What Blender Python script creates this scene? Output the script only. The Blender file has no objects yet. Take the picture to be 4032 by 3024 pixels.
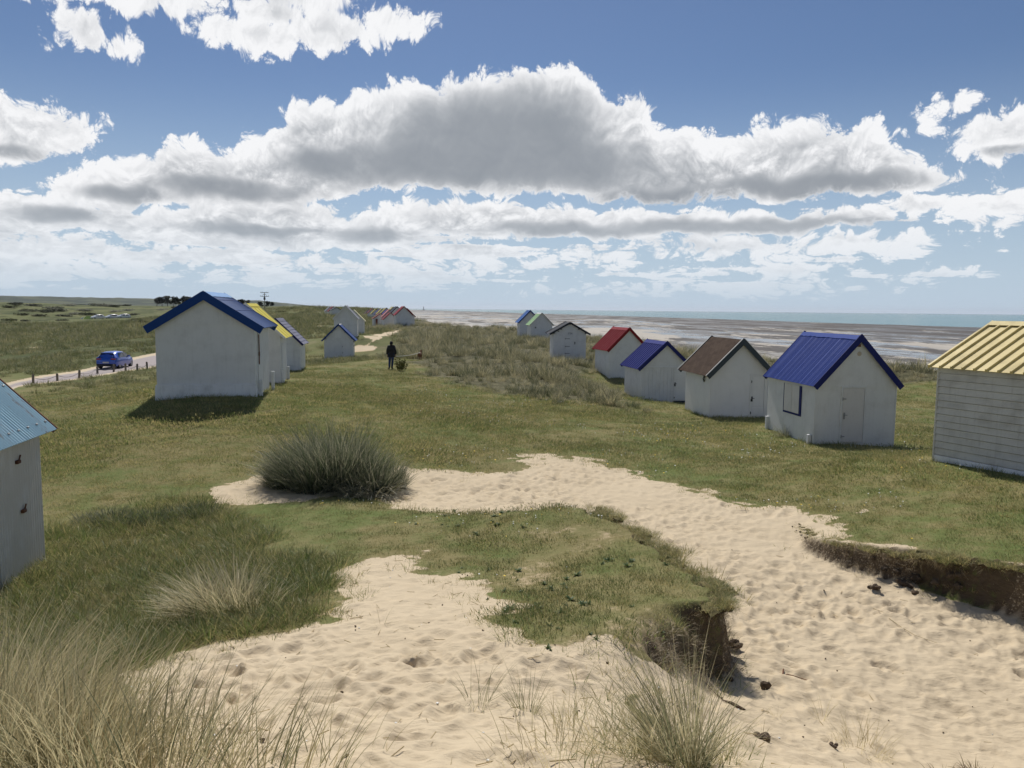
import bpy, math
from mathutils import Vector
C=bpy.context.scene.collection
F=3029.0; HC=3.9; PITCH=math.radians(5.553); ROLL=math.atan(0.0099)
_f=Vector((0,math.cos(PITCH),-math.sin(PITCH))); _u0=Vector((0,math.sin(PITCH),math.cos(PITCH))); _r0=Vector((1,0,0))
RIGHT=math.cos(ROLL)*_r0+math.sin(ROLL)*_u0; UP=-math.sin(ROLL)*_r0+math.cos(ROLL)*_u0; FWD=_f
def ray(u,v): return FWD+RIGHT*((u-2016)/F)+UP*((1512-v)/F)
from mathutils import Matrix
cam=bpy.data.cameras.new('camera'); co=bpy.data.objects.new('camera',cam); C.objects.link(co)
m=Matrix.Identity(4)
for i in range(3): m[i][0]=RIGHT[i]; m[i][1]=UP[i]; m[i][2]=-FWD[i]
m[2][3]=HC; co.matrix_world=m
cam.sensor_width=36; cam.lens=36*F/4032; cam.clip_start=.05; cam.clip_end=80000
bpy.context.scene.camera=co
SUN_EL=math.radians(50); SUN_AZ=math.radians(-9)   # azimuth measured from +y towards +x
sd=Vector((math.sin(SUN_AZ)*math.cos(SUN_EL),math.cos(SUN_AZ)*math.cos(SUN_EL),math.sin(SUN_EL)))
sl=bpy.data.lights.new('sun','SUN'); so=bpy.data.objects.new('sun',sl); C.objects.link(so)
sl.energy=3.9; sl.angle=math.radians(.53); sl.color=(1,.955,.89)
so.rotation_euler=(-sd).to_track_quat('-Z','Y').to_euler(); so.location=(0,0,60)
sc=bpy.context.scene
sc.view_settings.view_transform='Standard'; sc.view_settings.look='None'; sc.view_settings.gamma=1; sc.view_settings.exposure=.12
def azel(u,v):
    d=ray(u,v).normalized(); return math.degrees(math.atan2(d.x,d.y)), math.degrees(math.asin(d.z))
# ---------------- world
W=bpy.data.worlds.new('World'); sc.world=W; W.use_nodes=True
T=W.node_tree; N=T.nodes; N.clear(); L=T.links
class G:
    """small helper for writing node maths"""
    def __init__(s,tree): s.t=tree
    def new(s,k,**kw):
        n=s.t.nodes.new(k)
        for a,b in kw.items(): setattr(n,a,b)
        return n
    def put(s,inp,v):
        if hasattr(v,'is_linked') or hasattr(v,'links'): s.t.links.new(v,inp)
        else: inp.default_value=v
    def m(s,op,a,b=None,c=None,clamp=False):
        n=s.new('ShaderNodeMath',operation=op,use_clamp=clamp)
        s.put(n.inputs[0],a)
        if b is not None: s.put(n.inputs[1],b)
        if c is not None: s.put(n.inputs[2],c)
        return n.outputs[0]
    def v(s,op,a,b=None):
        n=s.new('ShaderNodeVectorMath',operation=op); s.put(n.inputs[0],a)
        if b is not None: s.put(n.inputs[1],b)
        return n.outputs['Value'] if op in('LENGTH','DOT_PRODUCT','DISTANCE') else n.outputs[0]
    def xyz(s,a,b,c):
        n=s.new('ShaderNodeCombineXYZ')
        for i,k in enumerate((a,b,c)): s.put(n.inputs[i],k)
        return n.outputs[0]
    def sep(s,a):
        n=s.new('ShaderNodeSeparateXYZ'); s.put(n.inputs[0],a); return n.outputs
    def noise(s,vec,scale,detail=4,rough=.5,lac=2.0,dim='3D',w=None,dist=0):
        n=s.new('ShaderNodeTexNoise',noise_dimensions=dim); s.put(n.inputs['Vector'],vec); s.put(n.inputs['Scale'],scale)
        n.inputs['Detail'].default_value=detail; n.inputs['Roughness'].default_value=rough; n.inputs['Lacunarity'].default_value=lac; n.inputs['Distortion'].default_value=dist
        return n.outputs['Fac']
    def ss(s,x,a,b,lo=0.0,hi=1.0):
        n=s.new('ShaderNodeMapRange',interpolation_type='SMOOTHSTEP'); s.put(n.inputs['Value'],x)
        n.inputs['From Min'].default_value=a; n.inputs['From Max'].default_value=b
        s.put(n.inputs['To Min'],lo); s.put(n.inputs['To Max'],hi); return n.outputs[0]
    def lin(s,x,a,b,lo=0.0,hi=1.0):
        n=s.new('ShaderNodeMapRange'); s.put(n.inputs['Value'],x)
        n.inputs['From Min'].default_value=a; n.inputs['From Max'].default_value=b
        s.put(n.inputs['To Min'],lo); s.put(n.inputs['To Max'],hi); return n.outputs[0]
    def mix(s,f,a,b):
        n=s.new('ShaderNodeMix',data_type='RGBA'); s.put(n.inputs['Factor'],f); s.put(n.inputs['A'],a); s.put(n.inputs['B'],b)
        return n.outputs['Result']
# px outlines of the long cloud banks (top, base), turned into azimuth / elevation
BANKS=[
 dict(top=[(120,740),(260,690),(420,655),(560,600),(760,545),(900,590),(1000,560),(1120,470),(1250,395),(1370,410),(1420,365),(1560,340),(1700,350),(1800,305),(1870,285),(2260,285),(2330,345),(2420,400),(2480,360),(2560,420),(2620,520),(2760,515),(2880,540),(3000,505),(3180,480),(3300,485),(3440,470),(3520,560),(3620,660),(3740,700)],
      base=[(120,775),(400,830),(700,800),(1000,830),(1400,760),(1700,745),(2200,760),(2500,800),(2900,785),(3300,770),(3600,740),(3740,710)],soft=1.35),
 dict(top=[(1250,880),(1500,820),(1750,800),(2020,795),(2300,818),(2700,830),(3100,840),(3350,820),(3500,815),(3520,850)],
      base=[(1250,960),(1500,950),(1750,930),(2100,940),(2500,935),(3000,920),(3300,905),(3520,870)],soft=.85),
 dict(top=[(-700,700),(-200,720),(60,750),(250,765),(500,840),(800,820),(1100,800),(1400,840),(1600,890),(1650,920)],
      base=[(-700,900),(-200,900),(200,890),(500,930),(900,960),(1300,990),(1600,970),(1650,940)],soft=.95),
]
PUFFS=[ # u,v,ru,rv of single clouds
 (440,-20,400,55),(320,110,110,85),(450,175,90,55),(1050,30,230,70),(980,135,190,60),(1290,110,210,85),(1540,80,125,70),(1150,-30,330,75),
 (120,510,260,95),(60,560,200,60),(3950,520,260,100),(3780,420,90,45),(3990,800,230,55),(3600,808,75,28),
 (2800,975,260,38),(2700,960,170,26),(3400,968,230,34),(2050,1052,300,20),(1900,1020,160,18),(2350,1010,120,22),(3150,1060,140,18),(3600,1078,120,14),(2700,1062,90,16),
 (2500,1140,250,14),(3000,1130,220,14),(1500,1050,260,20),(600,1010,420,32),(150,960,380,34),(1000,1020,360,26),(300,1060,520,24),(1100,1090,420,16),(2250,1060,120,12),(3950,880,70,25),
]
CORES=[ # thick, shaded hearts of the clouds
 (1980,520,430,190),(1750,640,420,110),(2180,640,360,130),(3200,728,460,48),(2620,778,330,38),(880,740,270,44),(1270,640,140,58),(500,765,190,34),(2850,895,620,36),(2250,905,330,36),(1480,925,190,36),(230,840,180,34),(1000,905,260,20),(3420,880,200,20),(60,600,150,26),(3990,595,130,24),(3000,890,200,22)]
def cloud_group():
    t=bpy.data.node_groups.new('cloud_field','ShaderNodeTree')
    t.interface.new_socket('P',in_out='INPUT',socket_type='NodeSocketVector')
    t.interface.new_socket('Mask',in_out='OUTPUT',socket_type='NodeSocketFloat')
    t.interface.new_socket('Core',in_out='OUTPUT',socket_type='NodeSocketFloat')
    g=G(t); gi=g.new('NodeGroupInput'); go=g.new('NodeGroupOutput')
    P=gi.outputs[0]; x,y,_=g.sep(P)
    acc=None
    def curve(pts,src):
        n=g.new('ShaderNodeFloatCurve'); cv=n.mapping.curves[0]
        P0=[azel(u,v) for u,v in pts]
        c=[(a/120+.5, e/40) for a,e in P0]; c.sort()
        while len(cv.points)<len(c): cv.points.new(.5,.5)
        for p,(a,b) in zip(cv.points,c): p.location=(a,b); p.handle_type='AUTO_CLAMPED'
        n.mapping.use_clip=False; n.mapping.update()
        g.put(n.inputs['Value'],src); return g.m('MULTIPLY',n.outputs[0],40)
    nx=g.m('MULTIPLY_ADD',x,1/120,.5)
    for b in BANKS:
        top=curve(b['top'],nx); bot=curve(b['base'],nx)
        a0=azel(*b['top'][0])[0]; a1=azel(*b['top'][-1])[0]
        dt=g.m('SUBTRACT',top,y); db=g.m('MULTIPLY',g.m('SUBTRACT',y,bot),1.6)
        de=g.m('MULTIPLY',g.m('MINIMUM',g.m('SUBTRACT',x,a0),g.m('SUBTRACT',a1,x)),.5)
        mm=g.m('SMOOTH_MIN',g.m('SMOOTH_MIN',dt,db,.8),de,.8)
        mm=g.m('DIVIDE',mm,b['soft'])
        acc=mm if acc is None else g.m('MAXIMUM',acc,mm)
    for (u,v,ru,rv) in PUFFS:
        a,e=azel(u,v); a2,_=azel(u+ru,v); _,e2=azel(u,v-rv)
        rx=abs(a2-a); ry=abs(e2-e)
        q=g.v('MULTIPLY',g.v('SUBTRACT',P,(a,e,0)),(1/rx,1/ry,0))
        # rounder top, flatter base
        ln=g.v('LENGTH',q)
        acc=g.m('SMOOTH_MAX',acc,g.m('MULTIPLY',g.m('SUBTRACT',1.0,ln),min(1.0,ry/1.2)),.15)
    g.put(go.inputs[0],acc)
    core=None
    for (u,v,ru,rv) in CORES:
        a,e=azel(u,v); a2,_=azel(u+ru,v); _,e2=azel(u,v-rv)
        ln=g.v('LENGTH',g.v('MULTIPLY',g.v('SUBTRACT',P,(a,e,0)),(1/abs(a2-a),1/abs(e2-e),0)))
        k=g.m('SUBTRACT',1.25,ln); core=k if core is None else g.m('SMOOTH_MAX',core,k,.3)
    g.put(go.inputs[1],core)
    return t
def build_world():
    g=G(T)
    tc=g.new('ShaderNodeTexCoord'); D=tc.outputs['Generated']
    dn=g.v('NORMALIZE',D); dx,dy,dz=g.sep(dn)
    az=g.m('DEGREES',g.m('ARCTAN2',dx,dy)); el=g.m('DEGREES',g.m('ARCSINE',dz))
    P=g.xyz(az,el,0.0)
    cg=cloud_group()
    def field(vec,fine=True):
        """cloud density at a direction (degrees); features shrink towards the horizon"""
        vx,vy,_=g.sep(vec)
        yy=g.m('MULTIPLY',g.m('LOGARITHM',g.m('ADD',g.m('MAXIMUM',vy,0.0),4.0),2.718),15.0)
        q=g.xyz(vx,yy,0.0)
        warp=g.new('ShaderNodeTexNoise',noise_dimensions='2D'); g.put(warp.inputs['Vector'],q); warp.inputs['Scale'].default_value=.3; warp.inputs['Detail'].default_value=2
        wv=g.v('SUBTRACT',warp.outputs['Color'],(.5,.5,.5))
        n=g.new('ShaderNodeGroup',node_tree=cg); g.put(n.inputs[0],g.v('ADD',vec,g.v('MULTIPLY',wv,(2.6,1.1,0))))
        mk=n.outputs[0]; core=n.outputs[1]
        q2=g.v('ADD',q,g.v('MULTIPLY',wv,(1.6,1.6,0)))
        mid=g.noise(q2,.30,6 if fine else 3,.52,dim='2D')
        big=g.noise(q,.13,2,.5,dim='2D')
        vo=g.new('ShaderNodeTexVoronoi',feature='F1',voronoi_dimensions='2D'); g.put(vo.inputs['Vector'],g.v('ADD',q2,g.v('MULTIPLY',wv,(.8,.8,0)))); vo.inputs['Scale'].default_value=.62
        vo.inputs['Detail'].default_value=4.0 if fine else 1.0; vo.inputs['Roughness'].default_value=.62; vo.inputs['Lacunarity'].default_value=2.3; vo.normalize=True
        puff=g.m('SUBTRACT',.40,vo.outputs['Distance'])
        nz=g.m('ADD',g.m('MULTIPLY',g.m('SUBTRACT',mid,.5),1.15),g.m('MULTIPLY',puff,2.5))
        nz=g.m('ADD',nz,g.m('MULTIPLY',g.m('SUBTRACT',big,.5),1.1))
        # scattered cloud of the same sort over the rest of the sky
        far=g.ss(g.m('ABSOLUTE',vx),38,60)
        sc2=g.m('MULTIPLY',g.m('SUBTRACT',g.noise(q,.05,2,.5,dim='2D'),.67),9.0)
        sc2=g.m('SUBTRACT',sc2,g.m('MULTIPLY',g.m('SUBTRACT',1.0,g.m('MAXIMUM',far,g.ss(vy,26,36))),8.0))
        # far streets of small cloud low over the land
        st=g.noise(g.v('MULTIPLY',q,(.11,.62,0)),1.0,3,.5,dim='2D')
        st=g.m('MULTIPLY',g.m('SUBTRACT',st,g.lin(vx,-34,30,.43,.66)),5.0)
        st=g.m('SUBTRACT',g.m('MINIMUM',st,.5),g.m('ADD',g.ss(vy,6.5,9.5,0,4.0),g.ss(vy,2.2,.6,0,1.0)))
        base=g.m('MAXIMUM',g.m('MAXIMUM',g.m('MAXIMUM',mk,-3.0),sc2),st)
        return g.m('ADD',base,nz), base, nz, mid, core, puff
    d0,b0,n0,m0,c0,p0=field(P,True)
    d1,b1,n1,m1,c1,p1=field(g.v('ADD',P,(-.25,1.35,0)),False)
    d2,b2,n2,m2,c2,p2=field(g.v('ADD',P,(-.08,.38,0)),True)
    alpha=g.ss(d0,0.0,.34)
    # optical depth: thick hearts of the clouds, what lies between here and the sun, and the puffs' own relief
    occ=g.m('MULTIPLY',g.ss(g.m('ADD',c0,g.m('MULTIPLY',g.m('ADD',g.m('MULTIPLY',n0,.16),g.m('MULTIPLY',g.m('SUBTRACT',m0,.5),-.5)),1.0)),-.05,1.0),.68)
    occ=g.m('ADD',occ,g.m('MULTIPLY',g.ss(d1,-.4,2.2),.30))
    occ=g.m('ADD',occ,g.m('MULTIPLY',g.m('SUBTRACT',n2,n0),g.ss(c0,-.2,.8,.32,.12)))
    occ=g.m('ADD',occ,g.m('MULTIPLY',p0,g.ss(c0,-.2,.8,-.75,-.18)))
    occ=g.m('ADD',occ,g.m('MULTIPLY',g.m('SUBTRACT',m0,.5),g.ss(c0,-.2,.8,-1.0,-.40)))
    occ=g.m('ADD',occ,g.m('MULTIPLY',g.ss(d0,.2,1.5),.24))
    occ=g.m('MULTIPLY',occ,g.ss(d0,-.1,1.0,.25,1.0))
    occ=g.m('MAXIMUM',g.m('ADD',occ,.05),0.0)
    occ=g.m('MULTIPLY',occ,g.lin(el,1.5,8,.8,1.0))
    occ=g.m('SUBTRACT',1.0,g.m('EXPONENT',g.m('MULTIPLY',g.m('POWER',occ,1.25),-1.9)))
    white=(.85,.855,.87,1); grey=(.235,.262,.298,1)
    col=g.mix(g.m('MINIMUM',occ,1.0),white,grey)
    hz=(.50,.60,.70,1)
    col=g.mix(g.ss(el,0,8,.55,0.0),col,hz)
    sky=g.new('ShaderNodeTexSky',sky_type='NISHITA'); sky.sun_disc=False; sky.sun_elevation=SUN_EL; sky.sun_rotation=SUN_AZ
    sky.air_density=1.0; sky.dust_density=.25; sky.ozone_density=2.5; sky.altitude=0
    b1_=g.new('ShaderNodeBackground'); b1_.inputs['Strength'].default_value=.064; 
    # humid air: the clear sky pales towards the horizon, all the way round
    tint=g.v('MULTIPLY',sky.outputs[0],(.72,.78,.90))
    hzc=g.v('MULTIPLY',(.46,.575,.70),(1/.064,1/.064,1/.064))
    skyc=g.mix(g.ss(el,-3,17,.97,0.0),tint,hzc)
    g.put(b1_.inputs['Color'],skyc)
    b2_=g.new('ShaderNodeBackground'); b2_.inputs['Strength'].default_value=1.0; g.put(b2_.inputs['Color'],col)
    mx=g.new('ShaderNodeMixShader'); g.put(mx.inputs[0],g.m('MULTIPLY',alpha,g.lin(el,-.3,3.0,.0,1.0),clamp=True)); g.put(mx.inputs[1],b1_.outputs[0]); g.put(mx.inputs[2],b2_.outputs[0])
    out=g.new('ShaderNodeOutputWorld'); g.put(out.inputs[0],mx.outputs[0])
build_world()
W.cycles.sampling_method='MANUAL'; W.cycles.sample_map_resolution=512
# ---------------------------------------------------------------- helpers
import bmesh, random
import numpy as np
rng=np.random.default_rng(7); random.seed(7)
R=math.radians
def tag(o,label=None,cat=None,group=None,kind=None):
    if label: o['label']=label
    if cat: o['category']=cat
    if group: o['group']=group
    if kind: o['kind']=kind
    return o
def thing(name,label,cat,loc=(0,0,0),rz=0.0,group=None):
    o=bpy.data.objects.new(name,None); o.empty_display_size=.2; C.objects.link(o)
    o.location=loc; o.rotation_euler=(0,0,rz)
    return tag(o,label,cat,group)
class MB:
    def __init__(s): s.v=[]; s.f=[]; s.sm=[]
    def add(s,vs,fs,smooth=False):
        b=len(s.v); s.v.extend(tuple(map(float,p)) for p in vs); s.f.extend(tuple(b+i for i in f) for f in fs); s.sm.extend([smooth]*len(fs)); return s
    def box(s,a,b):
        (x0,y0,z0),(x1,y1,z1)=a,b
        return s.add([(x0,y0,z0),(x1,y0,z0),(x1,y1,z0),(x0,y1,z0),(x0,y0,z1),(x1,y0,z1),(x1,y1,z1),(x0,y1,z1)],
            [(0,3,2,1),(4,5,6,7),(0,1,5,4),(1,2,6,5),(2,3,7,6),(3,0,4,7)])
    def bbox(s,a,b,e=.006):
        """box with chamfered edges"""
        bm=bmesh.new(); bmesh.ops.create_cube(bm,size=1)
        for v in bm.verts: v.co=Vector([a[i]+(v.co[i]+.5)*(b[i]-a[i]) for i in range(3)])
        bmesh.ops.bevel(bm,geom=bm.edges[:],offset=e,segments=1,affect='EDGES')
        bm.verts.index_update(); s.add([v.co[:] for v in bm.verts],[[v.index for v in f.verts] for f in bm.faces]); bm.free(); return s
    def prism(s,prof,y0,y1,axis='y'):
        """profile in xz pushed along y (or profile in yz along x / xy along z)"""
        n=len(prof)
        def P(a,b,t): return {'y':(a,t,b),'x':(t,a,b),'z':(a,b,t)}[axis]
        vs=[P(a,b,y0) for a,b in prof]+[P(a,b,y1) for a,b in prof]
        fs=[tuple(range(n)),tuple(range(2*n-1,n-1,-1))]+[(i,i+n,(i+1)%n+n,(i+1)%n) for i in range(n)]
        return s.add(vs,fs)
    def tube(s,path,rad,seg=8,cap=True):
        path=[Vector(p) for p in path]; n=len(path)
        if not hasattr(rad,'__len__'): rad=[rad]*n
        b=len(s.v); rings=[]
        for i,p in enumerate(path):
            d=(path[min(i+1,n-1)]-path[max(i-1,0)]).normalized()
            u=d.orthogonal().normalized() if i==0 else (u-d*u.dot(d)).normalized()
            w=d.cross(u)
            for k in range(seg):
                a=2*math.pi*k/seg; q=p+(u*math.cos(a)+w*math.sin(a))*rad[i]; s.v.append(q[:])
        for i in range(n-1):
            for k in range(seg):
                s.f.append((b+i*seg+k,b+i*seg+(k+1)%seg,b+(i+1)*seg+(k+1)%seg,b+(i+1)*seg+k)); s.sm.append(True)
        if cap:
            s.f.append(tuple(b+k for k in range(seg))[::-1]); s.f.append(tuple(b+(n-1)*seg+k for k in range(seg))); s.sm+= [False,False]
        return s
    def ball(s,c,r,sub=2,jit=0,rs=None):
        bm=bmesh.new(); bmesh.ops.create_icosphere(bm,subdivisions=sub,radius=1)
        rr=(r,r,r) if not hasattr(r,'__len__') else r
        vs=[]
        for v in bm.verts:
            k=1+(rs.uniform(-jit,jit) if rs else 0); vs.append([c[i]+v.co[i]*rr[i]*k for i in range(3)])
        bm.verts.index_update(); s.add(vs,[[v.index for v in f.verts] for f in bm.faces],True); bm.free(); return s
    def mesh(s,name,mat=None):
        me=bpy.data.meshes.new(name); me.from_pydata(s.v,[],s.f); me.polygons.foreach_set('use_smooth',s.sm)
        if mat: me.materials.append(mat)
        bm=bmesh.new(); bm.from_mesh(me); bmesh.ops.recalc_face_normals(bm,faces=bm.faces); bm.to_mesh(me); bm.free()
        me.update()
        if any(s.sm): me.set_sharp_from_angle(angle=R(38))
        return me
    def build(s,name,mat,parent=None): return link(name,s.mesh(name,mat),parent)
def link(name,me,parent=None,loc=None,rot=None):
    o=bpy.data.objects.new(name,me); C.objects.link(o)
    if parent: o.parent=parent
    if loc is not None: o.location=loc
    if rot is not None: o.rotation_euler=rot
    return o
# ---------------------------------------------------------------- materials
def mat(name):
    m=bpy.data.materials.new(name); m.use_nodes=True; g=G(m.node_tree); b=m.node_tree.nodes['Principled BSDF']
    return m,g,b
def coord(g,k='Object'): return g.new('ShaderNodeTexCoord').outputs[k]
def attr(g,n,o='Fac'): return g.new('ShaderNodeAttribute',attribute_name=n).outputs[o]
def bump(g,b,h,dist=.01,st=1.0):
    n=g.new('ShaderNodeBump'); n.inputs['Distance'].default_value=dist; n.inputs['Strength'].default_value=st; g.put(n.inputs['Height'],h); g.put(b.inputs['Normal'],n.outputs[0])
def c4(c): return (c[0],c[1],c[2],1.0)
def srgb(r,g_,b):
    f=lambda c:(c/255/12.92 if c<=10.3 else ((c/255+.055)/1.055)**2.4)
    return (f(r),f(g_),f(b))
def painted(name,col,rough=.5,dirt=.12,dirtcol=(.22,.2,.16),streak=True,spec=.5,rust=0.0,scale=1.0):
    m,g,b=mat(name); P=coord(g)
    n=g.noise(P,2.2*scale,5,.6); n2=g.noise(g.v('MULTIPLY',P,(9,9,.9)),1.6*scale,4,.6); n3=g.noise(P,40,3,.6)
    f=g.m('MULTIPLY',g.ss(n,.42,.8),dirt*1.6)
    if streak: f=g.m('ADD',f,g.m('MULTIPLY',g.ss(n2,.5,.8),dirt))
    rnd=g.new('ShaderNodeObjectInfo').outputs['Random']
    c=g.mix(f,c4(col),c4(dirtcol))
    c=g.mix(g.lin(rnd,0,1,0,.10),c,c4([x*.72 for x in col]))
    c=g.mix(g.m('MULTIPLY',g.m('SUBTRACT',n3,.5),.25),c,c4(dirtcol))
    if rust>0:
        rn=g.noise(g.v('MULTIPLY',P,(2,9,2)),.9,6,.65); rm=g.ss(rn,.62-rust*.3,.74-rust*.3)
        rc=g.mix(g.noise(P,30,3),(.16,.06,.025,1),(.30,.15,.07,1)); c=g.mix(rm,c,rc)
    g.put(b.inputs['Base Color'],c); g.put(b.inputs['Roughness'],g.lin(n,.3,.7,rough-.08,rough+.12))
    b.inputs['Specular IOR Level'].default_value=spec
    bump(g,b,g.m('ADD',n3,g.m('MULTIPLY',n,.6)),.004,.5)
    return m
M={}
def wall(name,col=(.70,.695,.675),dirt=.14,**k): M[name]=painted(name,col,.6,dirt,spec=.3,**k)
wall('white_board',dirt=.13); wall('white_clean',(.72,.715,.695),.07); wall('white_door',(.66,.63,.59),.08); wall('white_weathered',(.57,.56,.51),.30)
wall('white_pale_blue',(.52,.62,.66),.06); wall('concrete_white',(.80,.80,.79),.2)
M['corrugated_wall']=painted('corrugated_wall',(.64,.60,.53),.6,.5,(.76,.74,.70),rust=0.0,spec=.3)
def metal(name,col,rough=.5,dirt=.06,rust=0.0,**k): M[name]=painted(name,col,max(rough,.52),dirt,[c*.5 for c in col],spec=.18,rust=rust,**k)
metal('blue_sheet',(.010,.048,.28)); metal('blue_barge',(.010,.016,.115),.45); metal('navy_sheet',(.010,.020,.20)); metal('royal_sheet',(.010,.075,.25)); metal('royal_barge',(.006,.045,.19),.4); metal('pale_blue_cap',(.20,.36,.62))
metal('red_sheet',(.27,.012,.018)); metal('red_barge',(.21,.012,.014),.45); metal('yellow_sheet',(.62,.52,.055),.45); metal('lilac_tile',(.17,.17,.23),.55); metal('dark_blue_barge',(.012,.014,.09),.5)
metal('charcoal',(.028,.032,.042),.5); metal('slate',(.045,.058,.066),.5); metal('brown_roof',(.13,.11,.10),.6); metal('green_tile',(.26,.43,.20),.55); metal('mid_blue',(.03,.12,.38),.4); metal('deep_blue',(.012,.05,.2),.45)
metal('pale_yellow',(.55,.5,.25),.55); metal('purple_blue',(.05,.045,.19),.5); metal('pink_red',(.45,.2,.2),.55); metal('dark_red',(.2,.02,.02),.5); metal('mustard',(.42,.34,.08),.55); metal('red_brown',(.2,.06,.04),.6); metal('plum',(.1,.04,.08),.55); metal('grey_roof',(.22,.22,.25),.55); metal('wine_red',(.24,.03,.035),.5)
M['cream_sheet']=painted('cream_sheet',(.62,.50,.20),.55,.26,(.22,.19,.12),streak=False,spec=.35)
M['aqua_sheet']=painted('aqua_sheet',(.38,.56,.64),.6,.12,(.5,.58,.60),rust=.17,streak=True,spec=.25)
M['black_iron']=painted('black_iron',(.02,.02,.022),.5,.1,(.05,.04,.03)); M['rusty_iron']=painted('rusty_iron',(.12,.045,.02),.8,.5,(.24,.11,.05)); M['steel']=painted('steel',(.3,.3,.3),.4,.2)
M['post_wood']=painted('post_wood',(.22,.18,.14),.85,.4,(.1,.08,.06)); M['chain']=painted('chain',(.12,.11,.10),.6,.2)
M['trim_pale']=painted('trim_pale',(.6,.59,.55),.45,.05)
def shingle_mat():
    m,g,b=mat('brown_shingle'); P=coord(g); rnd=g.new('ShaderNodeObjectInfo').outputs['Random']
    c=g.mix(rnd,(.062,.040,.029,1),(.098,.066,.048,1)); c=g.mix(g.m('MULTIPLY',g.noise(P,90,3,.7),.6),c,(.06,.045,.035,1))
    g.put(b.inputs['Base Color'],c); b.inputs['Roughness'].default_value=.95; b.inputs['Specular IOR Level'].default_value=.1; bump(g,b,g.noise(P,150,2),.003,.6); return m
M['brown_shingle']=shingle_mat()
# ---------------------------------------------------------------- terrain
CAM=Vector((0,0,HC))
def at(u,v,z):
    d=ray(u,v); t=(z-HC)/d.z; return CAM+d*t
def aty(u,v,y):
    d=ray(u,v); return CAM+d*(y/d.y)
def hash2(i,j,s):
    h=(i.astype(np.int64)*374761393+j.astype(np.int64)*668265263+s*982451653)&0x7fffffff
    h=((h^(h>>13))*1274126177)&0x7fffffff
    return ((h^(h>>16))&0xffff)/65535.0
def vnoise(x,y,s=0):
    i=np.floor(x).astype(np.int64); j=np.floor(y).astype(np.int64); fx=x-i; fy=y-j
    ux=fx*fx*fx*(fx*(fx*6-15)+10); uy=fy*fy*fy*(fy*(fy*6-15)+10)
    a=hash2(i,j,s); b=hash2(i+1,j,s); c=hash2(i,j+1,s); d=hash2(i+1,j+1,s)
    return (a*(1-ux)+b*ux)*(1-uy)+(c*(1-ux)+d*ux)*uy-.5
def fbm(x,y,wl,oct=4,s=0,gain=.5):
    t=0;a=1.0
    for o in range(oct):
        ca,sa=math.cos(.7*o+.3),math.sin(.7*o+.3)
        t=t+a*vnoise((x*ca-y*sa)/wl*2**o+17.3*o,(x*sa+y*ca)/wl*2**o-9.1*o,s+o); a*=gain
    return t
def sstep(x): x=np.clip(x,0,1); return x*x*(3-2*x)
def sd_poly(x,y,poly):
    """signed distance to a closed polygon, positive inside, and the index of the nearest side"""
    best=np.full(x.shape,1e18); idx=np.zeros(x.shape,int); ins=np.zeros(x.shape,bool); n=len(poly)
    for k in range(n):
        ax,ay=poly[k][:2]; bx,by=poly[(k+1)%n][:2]; ex,ey=bx-ax,by-ay; L2=ex*ex+ey*ey+1e-12
        t=np.clip(((x-ax)*ex+(y-ay)*ey)/L2,0,1); d=(x-ax-t*ex)**2+(y-ay-t*ey)**2
        q=d<best; best=np.where(q,d,best); idx=np.where(q,k,idx)
        c=((ay>y)!=(by>y))&(x<(bx-ax)*(y-ay)/((by-ay) if by!=ay else 1e-12)+ax); ins^=c
    return np.where(ins,1,-1)*np.sqrt(best),idx
def sd_line(x,y,line):
    """distance to an open polyline, positive on its right-hand side"""
    best=np.full(x.shape,1e18); sg=np.ones(x.shape)
    for (ax,ay),(bx,by) in zip(line[:-1],line[1:]):
        ex,ey=bx-ax,by-ay; L2=ex*ex+ey*ey; t=np.clip(((x-ax)*ex+(y-ay)*ey)/L2,0,1)
        dx=x-ax-t*ex; dy=y-ay-t*ey; d=dx*dx+dy*dy; q=d<best; best=np.where(q,d,best); sg=np.where(q,np.where(ex*dy-ey*dx<0,1,-1),sg)
    return sg*np.sqrt(best)
class RBF:
    def __init__(s,P,c=1.2,lam=.02):
        P=np.array(P,float); s.p=P; s.c=c; n=len(P)
        A=np.zeros((n+3,n+3)); d=np.hypot(P[:,None,0]-P[None,:,0],P[:,None,1]-P[None,:,1])
        A[:n,:n]=-np.sqrt(d*d+c*c)+np.eye(n)*lam; A[:n,n]=1; A[:n,n+1:]=P[:,:2]/100; A[n:,:n]=A[:n,n:].T
        s.w=np.linalg.solve(A,np.concatenate([P[:,2],np.zeros(3)]))
    def __call__(s,x,y):
        x=np.asarray(x,float);y=np.asarray(y,float); n=len(s.p); out=s.w[n]+s.w[n+1]*x/100+s.w[n+2]*y/100
        for k in range(n): out=out-s.w[k]*np.sqrt((x-s.p[k,0])**2+(y-s.p[k,1])**2+s.c**2)
        return out
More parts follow.
